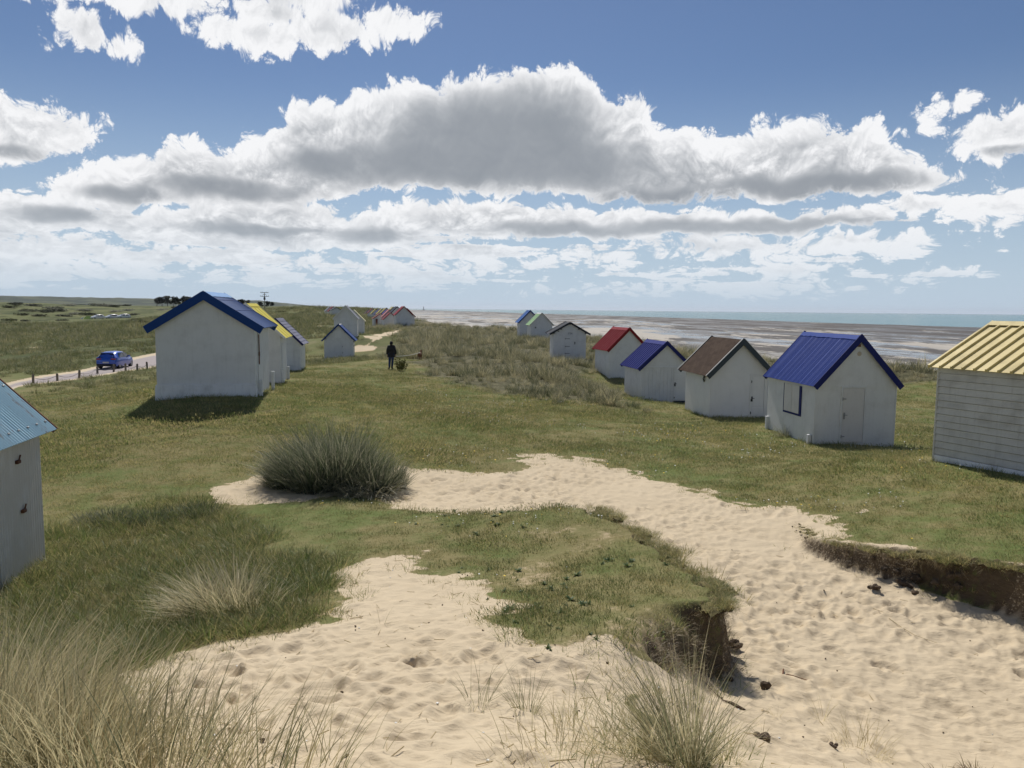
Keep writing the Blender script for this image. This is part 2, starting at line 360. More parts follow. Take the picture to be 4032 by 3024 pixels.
# huts: front-centre base x,y,z, yaw, width, length, wall height, ridge rise, eave and gable overhang
HUT=dict(
 R1=(10.31,22.92,-.04,6,2.56,3.23,1.82,1.40,.08,.13), R2=(8.87,29.85,-.27,7.3,2.38,2.72,1.88,1.18,.21,.24), R3=(7.59,37.93,-.67,8.6,2.52,2.74,1.82,1.17,.16,.14),
 R4=(7.17,47.46,-.37,13,2.53,2.59,1.88,1.26,.12,.12), M3=(4.41,59.3,.31,3.6,2.5,2.51,1.88,.71,.30,.16), M2=(3.01,79.81,.35,7.8,2.26,2.43,2.03,1.13,.13,.15),
 M1=(2.22,97.63,.52,7.8,2.62,2.42,1.91,1.32,.22,.15), L1=(-9.38,23.52,1.13,9.7,2.88,2.98,2.24,.90,.25,.13), L2=(-10.44,30.29,.89,10.2,2.49,2.21,1.95,1.14,.19,.21),
 L3=(-14.2,46.24,.03,8.3,2.81,2.41,1.77,1.37,.17,.15), L4=(-15.69,69.52,-.66,8.5,2.55,2.46,1.77,1.26,.22,.16), L5=(-17.79,82.2,.86,7.9,2.4,2.4,1.95,1.27,.13,.15),
 C1=(-17.24,122.51,1.04,15.9,2.52,2.42,1.89,1.24,.16,.15), C2=(-19.89,133.15,1.02,16.2,2.53,2.41,1.87,1.26,.19,.15), L7=(-45.59,199.78,1.39,24,2.36,2.43,1.89,.63,.15,.15))
def far_hut(key,u,v,y,yaw=16,w=2.5,l=2.5,h=1.9,r=1.25):
    p=aty(u,v,y); HUT[key]=(p.x,y,p.z-h-r-.06,yaw,w,l,h,r,.16,.15)
far_hut('C1b',1603,1213,128); far_hut('C3',1548,1207,152); far_hut('C4',1534,1218,143,h=1.6); far_hut('C5',1524,1219,152,h=1.6); far_hut('C6',1498,1233,146,w=2.6,h=1.45,r=.9); far_hut('C7',1538,1230,127,h=1.3,r=1.0,w=2.2)
for k,(u,v,y) in dict(D6=(1522,1211,176),D5=(1505,1214,190),D4=(1495,1217,204),D3=(1480,1216,216),D2=(1466,1214.5,228),D1=(1452,1219,242)).items(): far_hut(k,u,v,y)
far_hut('L6',1392,1219,96,yaw=9,h=1.8); far_hut('L8',1312,1206,218,yaw=22); far_hut('L9',1299,1207,232,yaw=22)
_c,_s=math.cos(R(25)),math.sin(R(25)); _w,_l=3.7,4.2
HUT['R0']=(9.09+_w/2*_c+_l*_s,16.3+_w/2*_s-_l*_c,.73,25,_w,_l,2.08,.86,.14,.14)
_c,_s=math.cos(R(10)),math.sin(R(10)); _w,_l=2.6,2.9
HUT['L0']=(-7.22-_w/2*_c+_l*_s,11.58-_w/2*_s-_l*_c,0.02,10,_w,_l,2.06,1.3,.13,.24)
CREST=[(60,-10),(52,10),(40,27),(27,44),(20,53),(13,69),(8,92),(4,108),(-3,116),(-14,128),(-27,195),(-75,400),(-200,1000),(-520,2600),(-1100,5000)]
def hutpts():
    out=[]
    for k,(x,y,z,yaw,w,l,*_r) in HUT.items():
        ca,sa=math.cos(R(yaw)),math.sin(R(yaw)); out.append((x,y,z)); out.append((x-sa*l,y+ca*l,z))
        if k in('R0','L1'): out.append((x-ca*w/2-sa*l,y-sa*w/2+ca*l,z)); out.append((x+ca*w/2,y+sa*w/2,z))
    return out
BASE=hutpts()+[(-7.6,48.2,.1),(-33.3,53.3,-1.6),(-34.7,67.3,-1.6),(-31.9,67,-1.6),(-35,45,-1.6),(-37,60,-1.65),(-37,75,-1.6),(-14,27,.7),(-20,35,-.45),(-26,45,-1.25),(-27,55,-1.5),(-22,60,-1.2),
 (-60,90,-2.3),(-60,60,-2.0),(-50,40,-1.7),(-30,25,-1.0),(-20,12,-.4),(-100,150,-2.9),(-182,350,-3.2),(-150,250,-3.2),(-120,200,-2.2),(-80,130,-1.8),(-45,100,-1.6),(-330,600,3.8),(-220,620,3.6),(-130,420,3.8),(-75,300,3.2),(-45,240,1.6),(-270,400,3.6),(-200,450,1.5),(-100,330,2.5),(-70,210,.6),(-40,150,.2),
 (-450,700,3.5),(-300,250,-1),(-800,900,4),(-600,300,3),(-300,1200,4),(-150,900,3),(-900,-300,5),(-300,-600,4),(300,-500,2),
 (-28,110,-.4),(-25,90,.0),(-30,75,-1.1),(-24,130,.6),(-18,100,.6),(-10,95,.6),(-12,80,.3),(-13,60,-.3),
 (-12,115,1.15),(-1,114,1.05),(5,98,.5),(10,72,.3),(3,40,.1),(-1,60,.45),(0,80,.75),(-3,70,.55),(2,50,.3),(-4,55,.35),(12,58,.0),(20,50,.05),(26,43,.1),(15,45,-.5),(16,30,-.3),(24,25,0),(35,25,.2),(12,38,-.6),(14,52,-.35),
 (4.5,31,-.15),(5,38,-.2),(0,33,.2),(0,25,.12),(4,20,.02),(-3,20,.3),(-5,30,.45),(-3,40,.25),(7,20,.05),(8.2,22.5,-.06),(11.9,22.9,-.16),
 (-7.3,11.7,.0),(-7.0,10.3,0),(-3.3,14.9,.2),(-5.1,15.1,.25),(-2.1,15,.15),(-6,18,.35),(-5.5,13,.1),
 (0,0,2.3),(0,-3,2.45),(-3,2,2.0),(-5,4,1.0),(3,0,1.9),(4.4,3,1.2),(7,4,.8),(10,8,.8),(14,12,.8),(20,8,.8),(-10,-5,1.5),(10,-8,1.5),(-12,5,.1),(30,0,1),(-30,-20,.5),(0,-30,1.5)]
def pz(u,v,z): p=at(u,v,z); return (p.x,p.y,z)
HIP=[pz(*a) for a in [(1500,2250,.72),(1200,2900,1.66),(1400,2600,1.2),(2200,2720,1.42),(2300,3000,1.85),(1700,3000,1.85),(600,3000,1.72),(500,2200,.05),(300,2500,.35),(860,2440,.68),(1000,2100,.3),(700,2050,.12),(300,2000,.08),(100,2700,.8),(1300,2000,.32),(1700,2050,.5),(1900,2200,.72),(1700,2300,.86),(2050,2450,1.15),(900,2700,1.15),(1900,2600,1.3),
   (2150,2005,.74),(2350,2015,.82),(2520,2120,.93),(2740,2300,1.07),(2815,2360,1.14),(2640,2430,1.24),(2480,2560,1.36),(2300,2300,.98),(2100,2150,.75),
   (3200,2105,.34),(3300,2125,.42),(3420,2160,.50),(3560,2180,.58),(3640,2190,.63),(3850,2215,.69),(4032,2240,.72),(3700,2050,.60),(3400,2000,.40),(3000,1960,.10),(3900,2000,.72),(4300,2260,.8)]]
LOP=[pz(*a) for a in [(3300,2190,.13),(3450,2230,.13),(3200,2150,.16),(3640,2325,.12),(4032,2430,.08),(4400,2600,.05),(3700,2600,.12),(4032,3024,.15),(3400,3000,.55),(3000,2800,.60),(2860,2640,.42),(2650,2700,.70),(2520,2830,1.10),(2900,2400,.22),(2700,2250,.2),(2500,2090,.2),(2300,2020,.2),(2700,2050,.12),(2200,1900,.1),(1800,1920,.15),(1700,2020,.32),(2750,3000,1.1),(3100,2300,.12),(3400,2450,.1)]]
hiF=RBF(BASE+HIP); loF=RBF(BASE+LOP)
# the trodden hollow: outline in photo pixels, height there, how soft its side is (metres)
QP=[(1500,1985,.36,1.2),(1900,2010,.5,.8),(2150,2012,.62,.40),(2350,2022,.70,.28),(2430,2085,.75,.18),(2530,2135,.8,.15),(2640,2215,.85,.13),(2750,2312,.9,.12),(2822,2395,.95,.12),(2800,2475,.95,.14),(2665,2520,1.05,.36),(2540,2590,1.2,.55),(2420,2700,1.35,.9),(2560,2900,1.2,.9),(2700,3060,1.3,1.0),(4800,3300,.5,1.0),(4800,2430,.5,.2),
    (4032,2292,.5,.10),(3850,2262,.5,.10),(3700,2236,.48,.10),(3600,2222,.42,.10),(3500,2205,.40,.10),(3390,2182,.36,.10),(3290,2150,.33,.10),(3200,2118,.3,.12),(3150,2080,.25,.4),(3000,2000,.1,.8),(2500,1880,.1,1.0),(2100,1820,.1,1.0),(1600,1880,.2,1.0)]
QPOLY=[tuple(at(u,v,z)[:2])+(w,) for u,v,z,w in QP]; QW=np.array([q[2] for q in QPOLY])
def soft(x,y):
    t=0;b=0
    for k in range(len(QPOLY)):
        ax,ay,w_=QPOLY[k]; bx,by,w2=QPOLY[(k+1)%len(QPOLY)]; ex,ey=bx-ax,by-ay; u=np.clip(((x-ax)*ex+(y-ay)*ey)/(ex*ex+ey*ey+1e-9),0,1)
        q=1/((x-ax-u*ex)**2+(y-ay-u*ey)**2+.004)**2; t=t+q*(w_*(1-u)+w2*u); b=b+q
    return t/b
def height(x,y,micro=True):
    x=np.asarray(x,float); y=np.asarray(y,float); r=np.hypot(x,y)
    hi=hiF(x,y); z=hi.copy()
    near=(r<32)&(y>-6)
    if near.any():
        xs,ys=x[near],y[near]
        jx=fbm(xs,ys,.9,3,40)*.34; jy=fbm(xs,ys,.9,3,50)*.34
        sd,ix=sd_poly(xs+jx,ys+jy,QPOLY); wd=soft(xs+jx,ys+jy)
        S=np.clip(sd/wd*.5+.5,0,1); S=S*S*(3-2*S)
        z[near]=hi[near]*(1-S)+np.minimum(loF(xs,ys),hi[near]+.05)*S
    s=sd_line(x,y,CREST)
    rough=np.clip((r-26)/25,0,1)*np.clip(1-np.abs(x-4)/120,0,1)
    lawn=np.clip(1-rough,0,1)
    z=z+.05*fbm(x,y,3.0,3,3)*np.clip(r/8,0,1)
    ml=np.clip((y-34)/14,0,1)*np.clip((x+9)/6,0,1)*np.clip((14-s)/10,0,1)      # hummocks of the dune strip
    z=z+ml*.9*np.maximum(fbm(x,y,7,4,11),-.25)
    fl=np.clip((r-110)/150,0,1)*np.clip(-s/30,0,1)
    z=z+fl*(2.2*fbm(x,y,70,5,23,.55)+1.4*np.abs(fbm(x,y,38,4,29)))
    vl=np.clip((-x-40)/30,0,1)*np.clip((r-50)/60,0,1)*(1-fl)
    z=z+vl*.5*fbm(x,y,12,4,31)
    ff=np.clip((r-520)/380,0,1); z=z*(1-ff)+np.clip(z,-3,3.2)*ff
    # seaward face of the dunes and the tidal flat
    k=sstep((s-1)/11.0)
    bars=fbm(x*.97+y*.22,(y*.97-x*.22)*.16,60,4,61)
    bz=-2.1-.0058*np.maximum(s,0)-.012*np.maximum(s-330,0)+bars*np.clip(s/120,0.05,1.0)*1.0+.10*fbm(x,y,8,3,71)
    bz=np.maximum(bz,-9)
    return z*(1-k)+bz*k
def ground_hit(u,v,tmax=900):
    d=ray(u,v); t=np.geomspace(2.0,tmax,900); X=d.x*t; Y=d.y*t; Z=HC+d.z*t
    h=height(X,Y); i=np.argmax(Z<h)
    if not (Z<h).any(): i=len(t)-1
    a,b=t[max(i-1,0)],t[i]
    tt=np.linspace(a,b,30); zz=HC+d.z*tt-height(d.x*tt,d.y*tt); j=np.argmax(zz<0); q=tt[j]
    return Vector((d.x*q,d.y*q,float(height(np.array([d.x*q]),np.array([d.y*q]))[0])))
def gz(x,y): return float(height(np.array([float(x)]),np.array([float(y)]))[0])
def poly_px(pts): return [tuple(ground_hit(u,v)[:2]) for u,v in pts]
SAND1=poly_px([(860,1925),(930,1890),(1010,1880),(1250,1880),(1600,1845),(1750,1842),(2060,1852),(2100,1832),(2050,1790),(2150,1782),(2320,1800),(2440,1835),(2570,1885),(2700,1915),(2850,1955),(3000,1985),(3120,2000),(3260,2025),(3290,2065),(3195,2105),(3390,2185),(3500,2215),(3610,2230),(3655,2300),(3720,2330),(4032,2420),(4600,2520),(4700,3200)])+[(4.5,2.2),(1.2,2.2)]+poly_px([(2480,2960),(2520,2800),(2560,2680),(2700,2640),(2828,2600),(2850,2440),(2790,2310),(2680,2205),(2570,2115),(2460,2062),(2350,2006),(2150,2006),(1900,2018),(1720,2022),(1590,1995),(1480,1965),(1200,1960),(1060,1985),(900,1965)])
SAND2=[(-1.9,2.2)]+poly_px([(420,2900),(430,2660),(700,2570),(1000,2490),(1210,2440),(1290,2330),(1255,2280),(1330,2220),(1450,2195),(1590,2200),(1750,2255),(1900,2330),(2020,2420),(2100,2480),(2400,2520),(2480,2640),(2560,2800),(2600,3000)])+[(1.3,2.0),(0,1.5)]
ROAD=poly_px([(-600,1650),(57,1507),(158,1486),(320,1465),(415,1441),(526,1415),(616,1398),(700,1380),(760,1372),(760,1408),(700,1420),(616,1441),(472,1463),(320,1489),(190,1506),(79,1519),(-600,1710)])
VERGE=poly_px([(-600,1640),(57,1500),(158,1479),(320,1457),(415,1433),(526,1407),(616,1389),(700,1370),(760,1362),(760,1408),(700,1424),(616,1446),(472,1466),(320,1492),(190,1508),(79,1521),(-600,1720)])
TRACK=poly_px([(1575,1300),(1500,1312),(1450,1338),(1400,1375),(1396,1400),(1430,1400),(1447,1375),(1490,1345),(1560,1318)])
TRACK2=poly_px([(1450,1455),(1540,1440),(1640,1405),(1655,1412),(1580,1452),(1560,1475),(1440,1480)])
MARRAM=poly_px([(1480,1400),(1560,1330),(1580,1300)])+[(-14,104),(-30,130),(-20,200),(-10,140),(8,118),(16,92),(24,70),(38,50),(54,30),(46,26),(30,37),(20,45),(15,52),(11,56),(8,50),(5.5,47),(5.6,41)]+poly_px([(2470,1600),(2540,1622),(2350,1602),(2100,1582),(1900,1547),(1700,1486),(1640,1440),(1560,1430)])
# polar sheet, fine where the camera looks
ang=np.concatenate([np.arange(-180,-41,4.0),np.arange(-41,-38.01,1.0)[:-1],np.arange(-38,38.001,.1),np.arange(39,41.01,1.0),np.arange(45,180,4.0)])
ang=np.radians(ang)
rad=[.5,.9,1.3,1.7,2.0]
while rad[-1]<21: rad.append(rad[-1]*1.0052)
while rad[-1]<60: rad.append(rad[-1]*1.009)
while rad[-1]<420: rad.append(rad[-1]*1.016)
while rad[-1]<5200: rad.append(rad[-1]*1.05)
rad=np.array(rad); NA,NR=len(ang),len(rad)
GX=np.outer(rad,np.sin(ang)); GY=np.outer(rad,np.cos(ang)); GZ=height(GX,GY)
GS=sd_line(GX,GY,CREST)
def sandmask(x,y):
    out=np.full(x.shape,-5.0); q=(np.hypot(x,y)<34)&(y>0)
    if q.any():
        xs,ys=x[q],y[q]; j=fbm(xs,ys,.7,4,80)*.55+fbm(xs,ys,.16,2,90)*.16
        a,_=sd_poly(xs,ys,SAND1); b,_=sd_poly(xs,ys,SAND2); out[q]=np.maximum(a,b)+j*np.clip(np.hypot(xs,ys)/7,.5,1.6)
    q=(np.hypot(x,y)<15)&(y>3)
    if q.any():
        a,_=sd_poly(x[q],y[q],QPOLY); out[q]=np.maximum(out[q],a+fbm(x[q],y[q],.25,2,83)*.10-.07)
    q=(np.hypot(x,y)>34)&(np.hypot(x,y)<150)&(y>30)
    if q.any():
        xs,ys=x[q],y[q]; a,_=sd_poly(xs,ys,VERGE); b,_=sd_poly(xs,ys,TRACK); out[q]=np.maximum(a,b*.7+fbm(xs,ys,2.2,4,81)*1.4+.05)
    q=(np.hypot(x,y)>=120)&(y>0)       # small blow-outs on the far dunes
    if q.any():
        xs,ys=x[q],y[q]; out[q]=np.maximum(out[q],(fbm(xs,ys,12,4,84)-.47-.25*np.clip((-xs-70)/60,0,1))*8)
    return out
SD=sandmask(GX,GY); SMK=np.clip(SD/.30+.35,0,1)
q=(GX>-2)&(GX<2.6)&(GY>4)&(GY<12.5)
thinb=np.zeros(GX.shape); thinb[q]=np.clip((GX[q]+2.2)/2.2,0,1)*np.clip((12.5-GY[q])/2.5,0,1)*(.32+1.1*fbm(GX[q],GY[q],.8,4,150))
SMK=np.maximum(SMK,np.clip(thinb*.5,0,.42))
RD=np.full(GX.shape,-5.0); q=(GX<-15)&(GY>25)&(GY<110)
RD[q],_=sd_poly(GX[q],GY[q],ROAD)
def marmask(x,y):
    out=np.full(x.shape,-9.0); q=(np.hypot(x,y)>24)&(np.hypot(x,y)<260)&(y>0)
    if q.any(): a,_=sd_poly(x[q],y[q],MARRAM); out[q]=a+fbm(x[q],y[q],4,3,95)*2.5
    return out
MM=marmask(GX,GY); MMK=np.clip(MM/1.5+.3,0,1)
# how steep the bare land is, before it is trodden
dzr=np.gradient(GZ,axis=0)/np.gradient(rad)[:,None]; dza=np.gradient(GZ,axis=1)/(np.maximum(rad,.5)[:,None]*np.gradient(ang)[None,:])
SLOPE=np.hypot(dzr,dza)
stp=np.clip((SLOPE-.75)/.6,0,1)*((np.hypot(GX,GY)<26)&(GY>2))
# trodden sand: overlapping foot dints
def dints(x,y,cell,depth,seed):
    h=np.zeros(x.shape); i0=np.floor(x/cell).astype(int); j0=np.floor(y/cell).astype(int)
    for di in(-1,0,1):
        for dj in(-1,0,1):
            i=i0+di; j=j0+dj; cx=(i+.1+.8*hash2(i,j,seed))*cell; cy=(j+.1+.8*hash2(i,j,seed+1))*cell; a=hash2(i,j,seed+2)*6.283; e=.55+.4*hash2(i,j,seed+3); rr=cell*(.36+.30*hash2(i,j,seed+4))
            dx=x-cx; dy=y-cy; u=(dx*np.cos(a)+dy*np.sin(a))/rr; w=(-dx*np.sin(a)+dy*np.cos(a))/(rr*e); d=np.sqrt(u*u+w*w)
            k=.35+.65*hash2(i,j,seed+5)
            h+=k*depth*(-np.exp(-(d*1.28)**3)+.46*np.exp(-((d-1.12)/.30)**2))
    return h
q=(SD>-.1)&(np.hypot(GX,GY)<30)&(GY>0)
xs,ys=GX[q],GY[q]
wob=fbm(xs,ys,.5,3,100)*.12
dd=dints(xs+wob,ys+wob,.33,.040,200)+dints(xs-wob,ys+wob,.23,.024,300)+dints(xs+wob,ys-wob,.15,.013,380)+.045*fbm(xs,ys,.9,4,120)
dd=dd*np.clip(.85+1.3*fbm(xs,ys,2.2,3,125),.35,1.5)+dints(xs+2*wob,ys,.62,.014,350)*.5
zone=np.clip((SD[q]+.05)/.5,0,1)
lo=np.exp(-((xs-.9)**2+(ys-3.9)**2)/3.5)          # smoother, wind-blown near the mound
GZ[q]+=dd*zone*(1-.6*lo)+.02*lo*fbm(xs*1.0,ys*2.6,.35,3,130)
# ragged turf of the broken bank
gz_r=np.zeros_like(GZ)
GZ+=stp*.07*fbm(GX,GY,.22,4,140)
SMK=SMK*(1-.0*stp)
# split the sheet into grass land, sand, road and tidal flat; all edges shared
def make_ground():
    nv=NA*NR; co=np.stack([GX.ravel(),GY.ravel(),GZ.ravel()],1)
    centre=np.array([[0,0,gz(0,0)]]); co=np.vstack([co,centre])
    i=np.arange(NR-1)[:,None]; j=np.arange(NA)[None,:]; j2=(j+1)%NA
    quads=np.stack([i*NA+j,i*NA+j2,(i+1)*NA+j2,(i+1)*NA+j],-1).reshape(-1,4)
    cap=np.stack([np.full(NA,nv),(np.arange(NA)+1)%NA,np.arange(NA)],1)
    def fc(a): a=a.ravel(); return a[quads].mean(1)
    s=fc(GS); sm=fc(SMK); rd=fc(RD)
    kind=np.where(s>6.0,3,np.where(rd>0,2,np.where(sm>.5,1,0)))
    res={}
    for k,(nm) in enumerate(('ground','sand','road','beach')):
        Q=quads[kind==k]; used=np.unique(Q); 
        if k==0: used=np.unique(np.concatenate([used,cap.ravel()]))
        mp=np.full(nv+1,-1); mp[used]=np.arange(len(used))
        me=bpy.data.meshes.new(nm); faces=mp[Q]; nq=len(faces); tri=mp[cap] if k==0 else np.zeros((0,3),int)
        me.vertices.add(len(used)); me.vertices.foreach_set('co',co[used].astype(np.float32).ravel())
        nl=nq*4+len(tri)*3; me.loops.add(nl); me.polygons.add(nq+len(tri))
        me.loops.foreach_set('vertex_index',np.concatenate([faces.ravel(),tri.ravel()]).astype(np.int32))
        st=np.concatenate([np.arange(nq)*4,nq*4+np.arange(len(tri))*3]); me.polygons.foreach_set('loop_start',st.astype(np.int32))
        me.update(calc_edges=True); me.polygons.foreach_set('use_smooth',np.ones(nq+len(tri),bool))
        for an,arr in (('sandy',SMK),('marram',MMK),('offshore',GS),('steep',stp),('thin',thinb),('roadside',RD),('meadow',np.clip((np.hypot(GX+2,GY-24)-36)/26,0,1))):
            a=me.attributes.new(an,'FLOAT','POINT'); full=np.append(arr.ravel(),0.0); a.data.foreach_set('value',full[used].astype(np.float32))
        o=link(nm,me); o['kind']='structure'; res[nm]=o
    return res
GROUND=make_ground()
lr=np.log(rad); 
def zg(x,y):
    """height of the finished sheet by bilinear look-up"""
    x=np.asarray(x,float); y=np.asarray(y,float)
    r=np.clip(np.hypot(x,y),rad[0],rad[-1]*.999); a=np.arctan2(x,y)
    i=np.clip(np.searchsorted(rad,r)-1,0,NR-2); j=np.clip(np.searchsorted(ang,a)-1,0,NA-2)
    fr=(r-rad[i])/(rad[i+1]-rad[i]); fa=np.clip((a-ang[j])/(ang[j+1]-ang[j]),0,1)
    return (GZ[i,j]*(1-fr)+GZ[i+1,j]*fr)*(1-fa)+(GZ[i,j+1]*(1-fr)+GZ[i+1,j+1]*fr)*fa
def z1(x,y): return float(zg(np.array([x]),np.array([y]))[0])
def hit(u,v):
    p=ground_hit(u,v); return Vector((p.x,p.y,z1(p.x,p.y)))
# ---------------------------------------------------------------- ground materials
def ground_material():
    m,g,b=mat('dune_ground'); P=coord(g,'Object')
    sa=attr(g,'sandy'); ma=attr(g,'marram'); st=attr(g,'steep')
    n1=g.noise(P,.35,5,.6); n2=g.noise(P,1.6,6,.65); n3=g.noise(P,9,5,.7); n4=g.noise(P,45,4,.7)
    green=g.mix(n3,(.090,.124,.034,1),(.172,.20,.066,1)); dry=g.mix(n3,(.19,.155,.065,1),(.32,.265,.135,1))
    dm=g.ss(g.m('ADD',g.m('ADD',g.m('MULTIPLY',n1,.75),g.m('MULTIPLY',n2,.55)),g.m('MULTIPLY',n4,.22)),.61,.87)
    turf=g.mix(g.m('MULTIPLY',dm,.85),green,dry)
    tall=g.mix(g.ss(g.m('ADD',g.m('MULTIPLY',n2,.7),g.m('MULTIPLY',n3,.4)),.40,.72),(.050,.052,.024,1),(.19,.17,.095,1))
    # far meadow: coarser patches
    f1=g.noise(g.v('MULTIPLY',P,(1,.55,1)),.055,5,.6); f2=g.noise(g.v('MULTIPLY',P,(1,.6,1)),.30,5,.65)
    fm=g.mix(g.ss(f1,.40,.62),(.07,.085,.03,1),(.145,.155,.06,1)); fm=g.mix(g.ss(f2,.52,.72,0,.6),fm,(.27,.235,.135,1)); fm=g.mix(g.ss(f2,.44,.30,0,.7),fm,(.04,.048,.02,1))
    turf=g.mix(attr(g,'meadow'),turf,fm)
    c=g.mix(ma,turf,tall)
    sc=g.mix(g.noise(P,1.2,5,.6),(.50,.385,.245,1),(.60,.475,.315,1)); sc=g.mix(g.ss(n4,.62,.8,0,.35),sc,(.30,.22,.14,1))
    soil=g.mix(g.noise(g.v('MULTIPLY',P,(1,1,2.2)),14,5,.7),(.040,.029,.019,1),(.19,.145,.095,1))
    c=g.mix(g.m('MULTIPLY',attr(g,'thin'),1.0,clamp=True),c,dry)
    edge=g.ss(g.m('ADD',sa,g.m('MULTIPLY',g.m('SUBTRACT',n3,.5),.9)),.30,.62)
    c=g.mix(edge,c,sc); c=g.mix(g.m('MULTIPLY',st,g.ss(n3,.25,.5)),c,soil)
    g.put(b.inputs['Base Color'],c); b.inputs['Roughness'].default_value=.95; b.inputs['Specular IOR Level'].default_value=.12
    h=g.m('ADD',g.m('MULTIPLY',n3,g.mix(edge,(1.0,)*4,(.25,)*4)),g.m('MULTIPLY',n4,.35))
    h=g.m('ADD',h,g.m('MULTIPLY',g.noise(P,160,2),.12))
    bump(g,b,h,.035,.8); return m
def sand_material():
    m,g,b=mat('dune_sand'); P=coord(g,'Object'); st=attr(g,'steep'); sa=attr(g,'sandy'); 
    n1=g.noise(P,.9,4,.6); n2=g.noise(P,6,5,.65); n3=g.noise(P,38,4,.7); n4=g.noise(P,220,2,.6)
    c=g.mix(n1,(.53,.43,.29,1),(.62,.515,.36,1)); c=g.mix(g.ss(n2,.5,.8,0,.25),c,(.46,.35,.22,1)); c=g.mix(g.ss(n4,.55,.8,0,.22),c,(.36,.27,.18,1))
    lit=g.m('MULTIPLY',g.ss(n3,.66,.74),g.ss(sa,1.0,.7)); c=g.mix(lit,c,(.13,.10,.05,1))
    soil=g.mix(g.noise(g.v('MULTIPLY',P,(1,1,2.2)),14,5,.7),(.045,.032,.021,1),(.21,.16,.105,1)); c=g.mix(g.m('MULTIPLY',st,g.ss(n3,.28,.5)),c,soil)
    g.put(b.inputs['Base Color'],c); b.inputs['Roughness'].default_value=.92; b.inputs['Specular IOR Level'].default_value=.15
    rip=g.noise(g.v('MULTIPLY',P,(1.0,3.2,1)),7,3,.5)
    h=g.m('ADD',g.m('ADD',g.m('MULTIPLY',rip,.8),g.m('MULTIPLY',n3,.35)),g.m('MULTIPLY',n4,.10)); bump(g,b,h,.022,.8); return m
def road_material():
    m,g,b=mat('road_surface'); P=coord(g,'Object'); n=g.noise(P,3,5,.6); n2=g.noise(P,60,3,.7)
    c=g.mix(n,(.26,.215,.205,1),(.33,.28,.265,1)); c=g.mix(g.ss(n2,.5,.8,0,.4),c,(.18,.16,.15,1))
    c=g.mix(g.ss(g.m('ADD',attr(g,'roadside'),g.m('MULTIPLY',n,.5)),.7,.3),c,(.5,.42,.30,1))
    g.put(b.inputs['Base Color'],c); b.inputs['Roughness'].default_value=.8; bump(g,b,n2,.006,.6); return m
def beach_material():
    m,g,b=mat('tidal_flat'); b.inputs['Specular IOR Level'].default_value=.3; P=coord(g,'Object'); s=attr(g,'offshore'); sp=g.sep(P)
    Q=g.v('MULTIPLY',P,(1,.30,1))
    al=g.new('ShaderNodeMapping'); g.put(al.inputs[0],P); al.inputs['Rotation'].default_value=(0,0,R(-14)); al.inputs['Scale'].default_value=(1,.34,1); Q=al.outputs[0]
    n1=g.noise(Q,.022,6,.62); n2=g.noise(Q,.14,5,.65); n3=g.noise(Q,.7,4,.7)
    k=g.m('ADD',g.m('ADD',g.m('MULTIPLY',n1,.85),g.m('MULTIPLY',n2,.82)),g.m('MULTIPLY',n3,.28))
    thr=g.m('SUBTRACT',g.m('MULTIPLY',g.ss(s,40,280),.20),-.01)
    rock=g.ss(g.m('ADD',k,thr),.97,1.05)
    sand=g.mix(n2,(.36,.325,.275,1),(.50,.46,.395,1)); rk=g.mix(n3,(.040,.037,.035,1),(.14,.125,.11,1))
    wet=g.m('MULTIPLY',g.ss(g.m('ADD',g.noise(Q,.05,4,.6),g.m('MULTIPLY',n3,.15)),.55,.62),g.m('SUBTRACT',1.0,g.m('MULTIPLY',rock,.55))); wet=g.m('MULTIPLY',wet,g.ss(s,12,60))
    c=g.mix(rock,sand,rk); c=g.mix(wet,c,(.13,.13,.125,1))
    g.put(b.inputs['Base Color'],c); g.put(b.inputs['Roughness'],g.m('SUBTRACT',.9,g.m('MULTIPLY',wet,.72)))
    bump(g,b,g.m('MULTIPLY',g.m('ADD',g.m('MULTIPLY',rock,n3),g.m('MULTIPLY',n2,.4)),g.m('SUBTRACT',1.0,wet)),.35,.6); return m
gm=ground_material()
for k,mm in (('ground',gm),('sand',sand_material()),('road',road_material()),('beach',beach_material())): GROUND[k].data.materials.append(mm)
def make_sea():
    rr=[.1]+list(np.geomspace(60,24000,60)); mb=MB(); n=96
    vs=[]; fs=[]
    for r_ in rr:
        for k in range(n): a=2*math.pi*k/n; vs.append((r_*math.sin(a),r_*math.cos(a),-4.15))
    for i in range(len(rr)-1):
        for k in range(n): fs.append((i*n+k,i*n+(k+1)%n,(i+1)*n+(k+1)%n,(i+1)*n+k))
    me=bpy.data.meshes.new('sea'); me.from_pydata(vs,[],fs)
    m,g,b=mat('sea_water'); P=coord(g,'Object')
    n1=g.noise(g.v('MULTIPLY',P,(1,.3,1)),.004,4,.6)
    g.put(b.inputs['Base Color'],g.mix(n1,(.05,.16,.175,1),(.10,.25,.26,1))); b.inputs['Roughness'].default_value=.22; b.inputs['IOR'].default_value=1.33
    w=g.m('ADD',g.noise(P,.5,4,.6),g.m('MULTIPLY',g.noise(g.v('MULTIPLY',P,(1,.4,1)),.06,4,.6),3.0)); bump(g,b,w,.35,.9)
    me.materials.append(m); o=link('sea',me); o['kind']='structure'
    # faces must look up
    me.flip_normals() if me.polygons[0].normal.z<0 else None
make_sea()

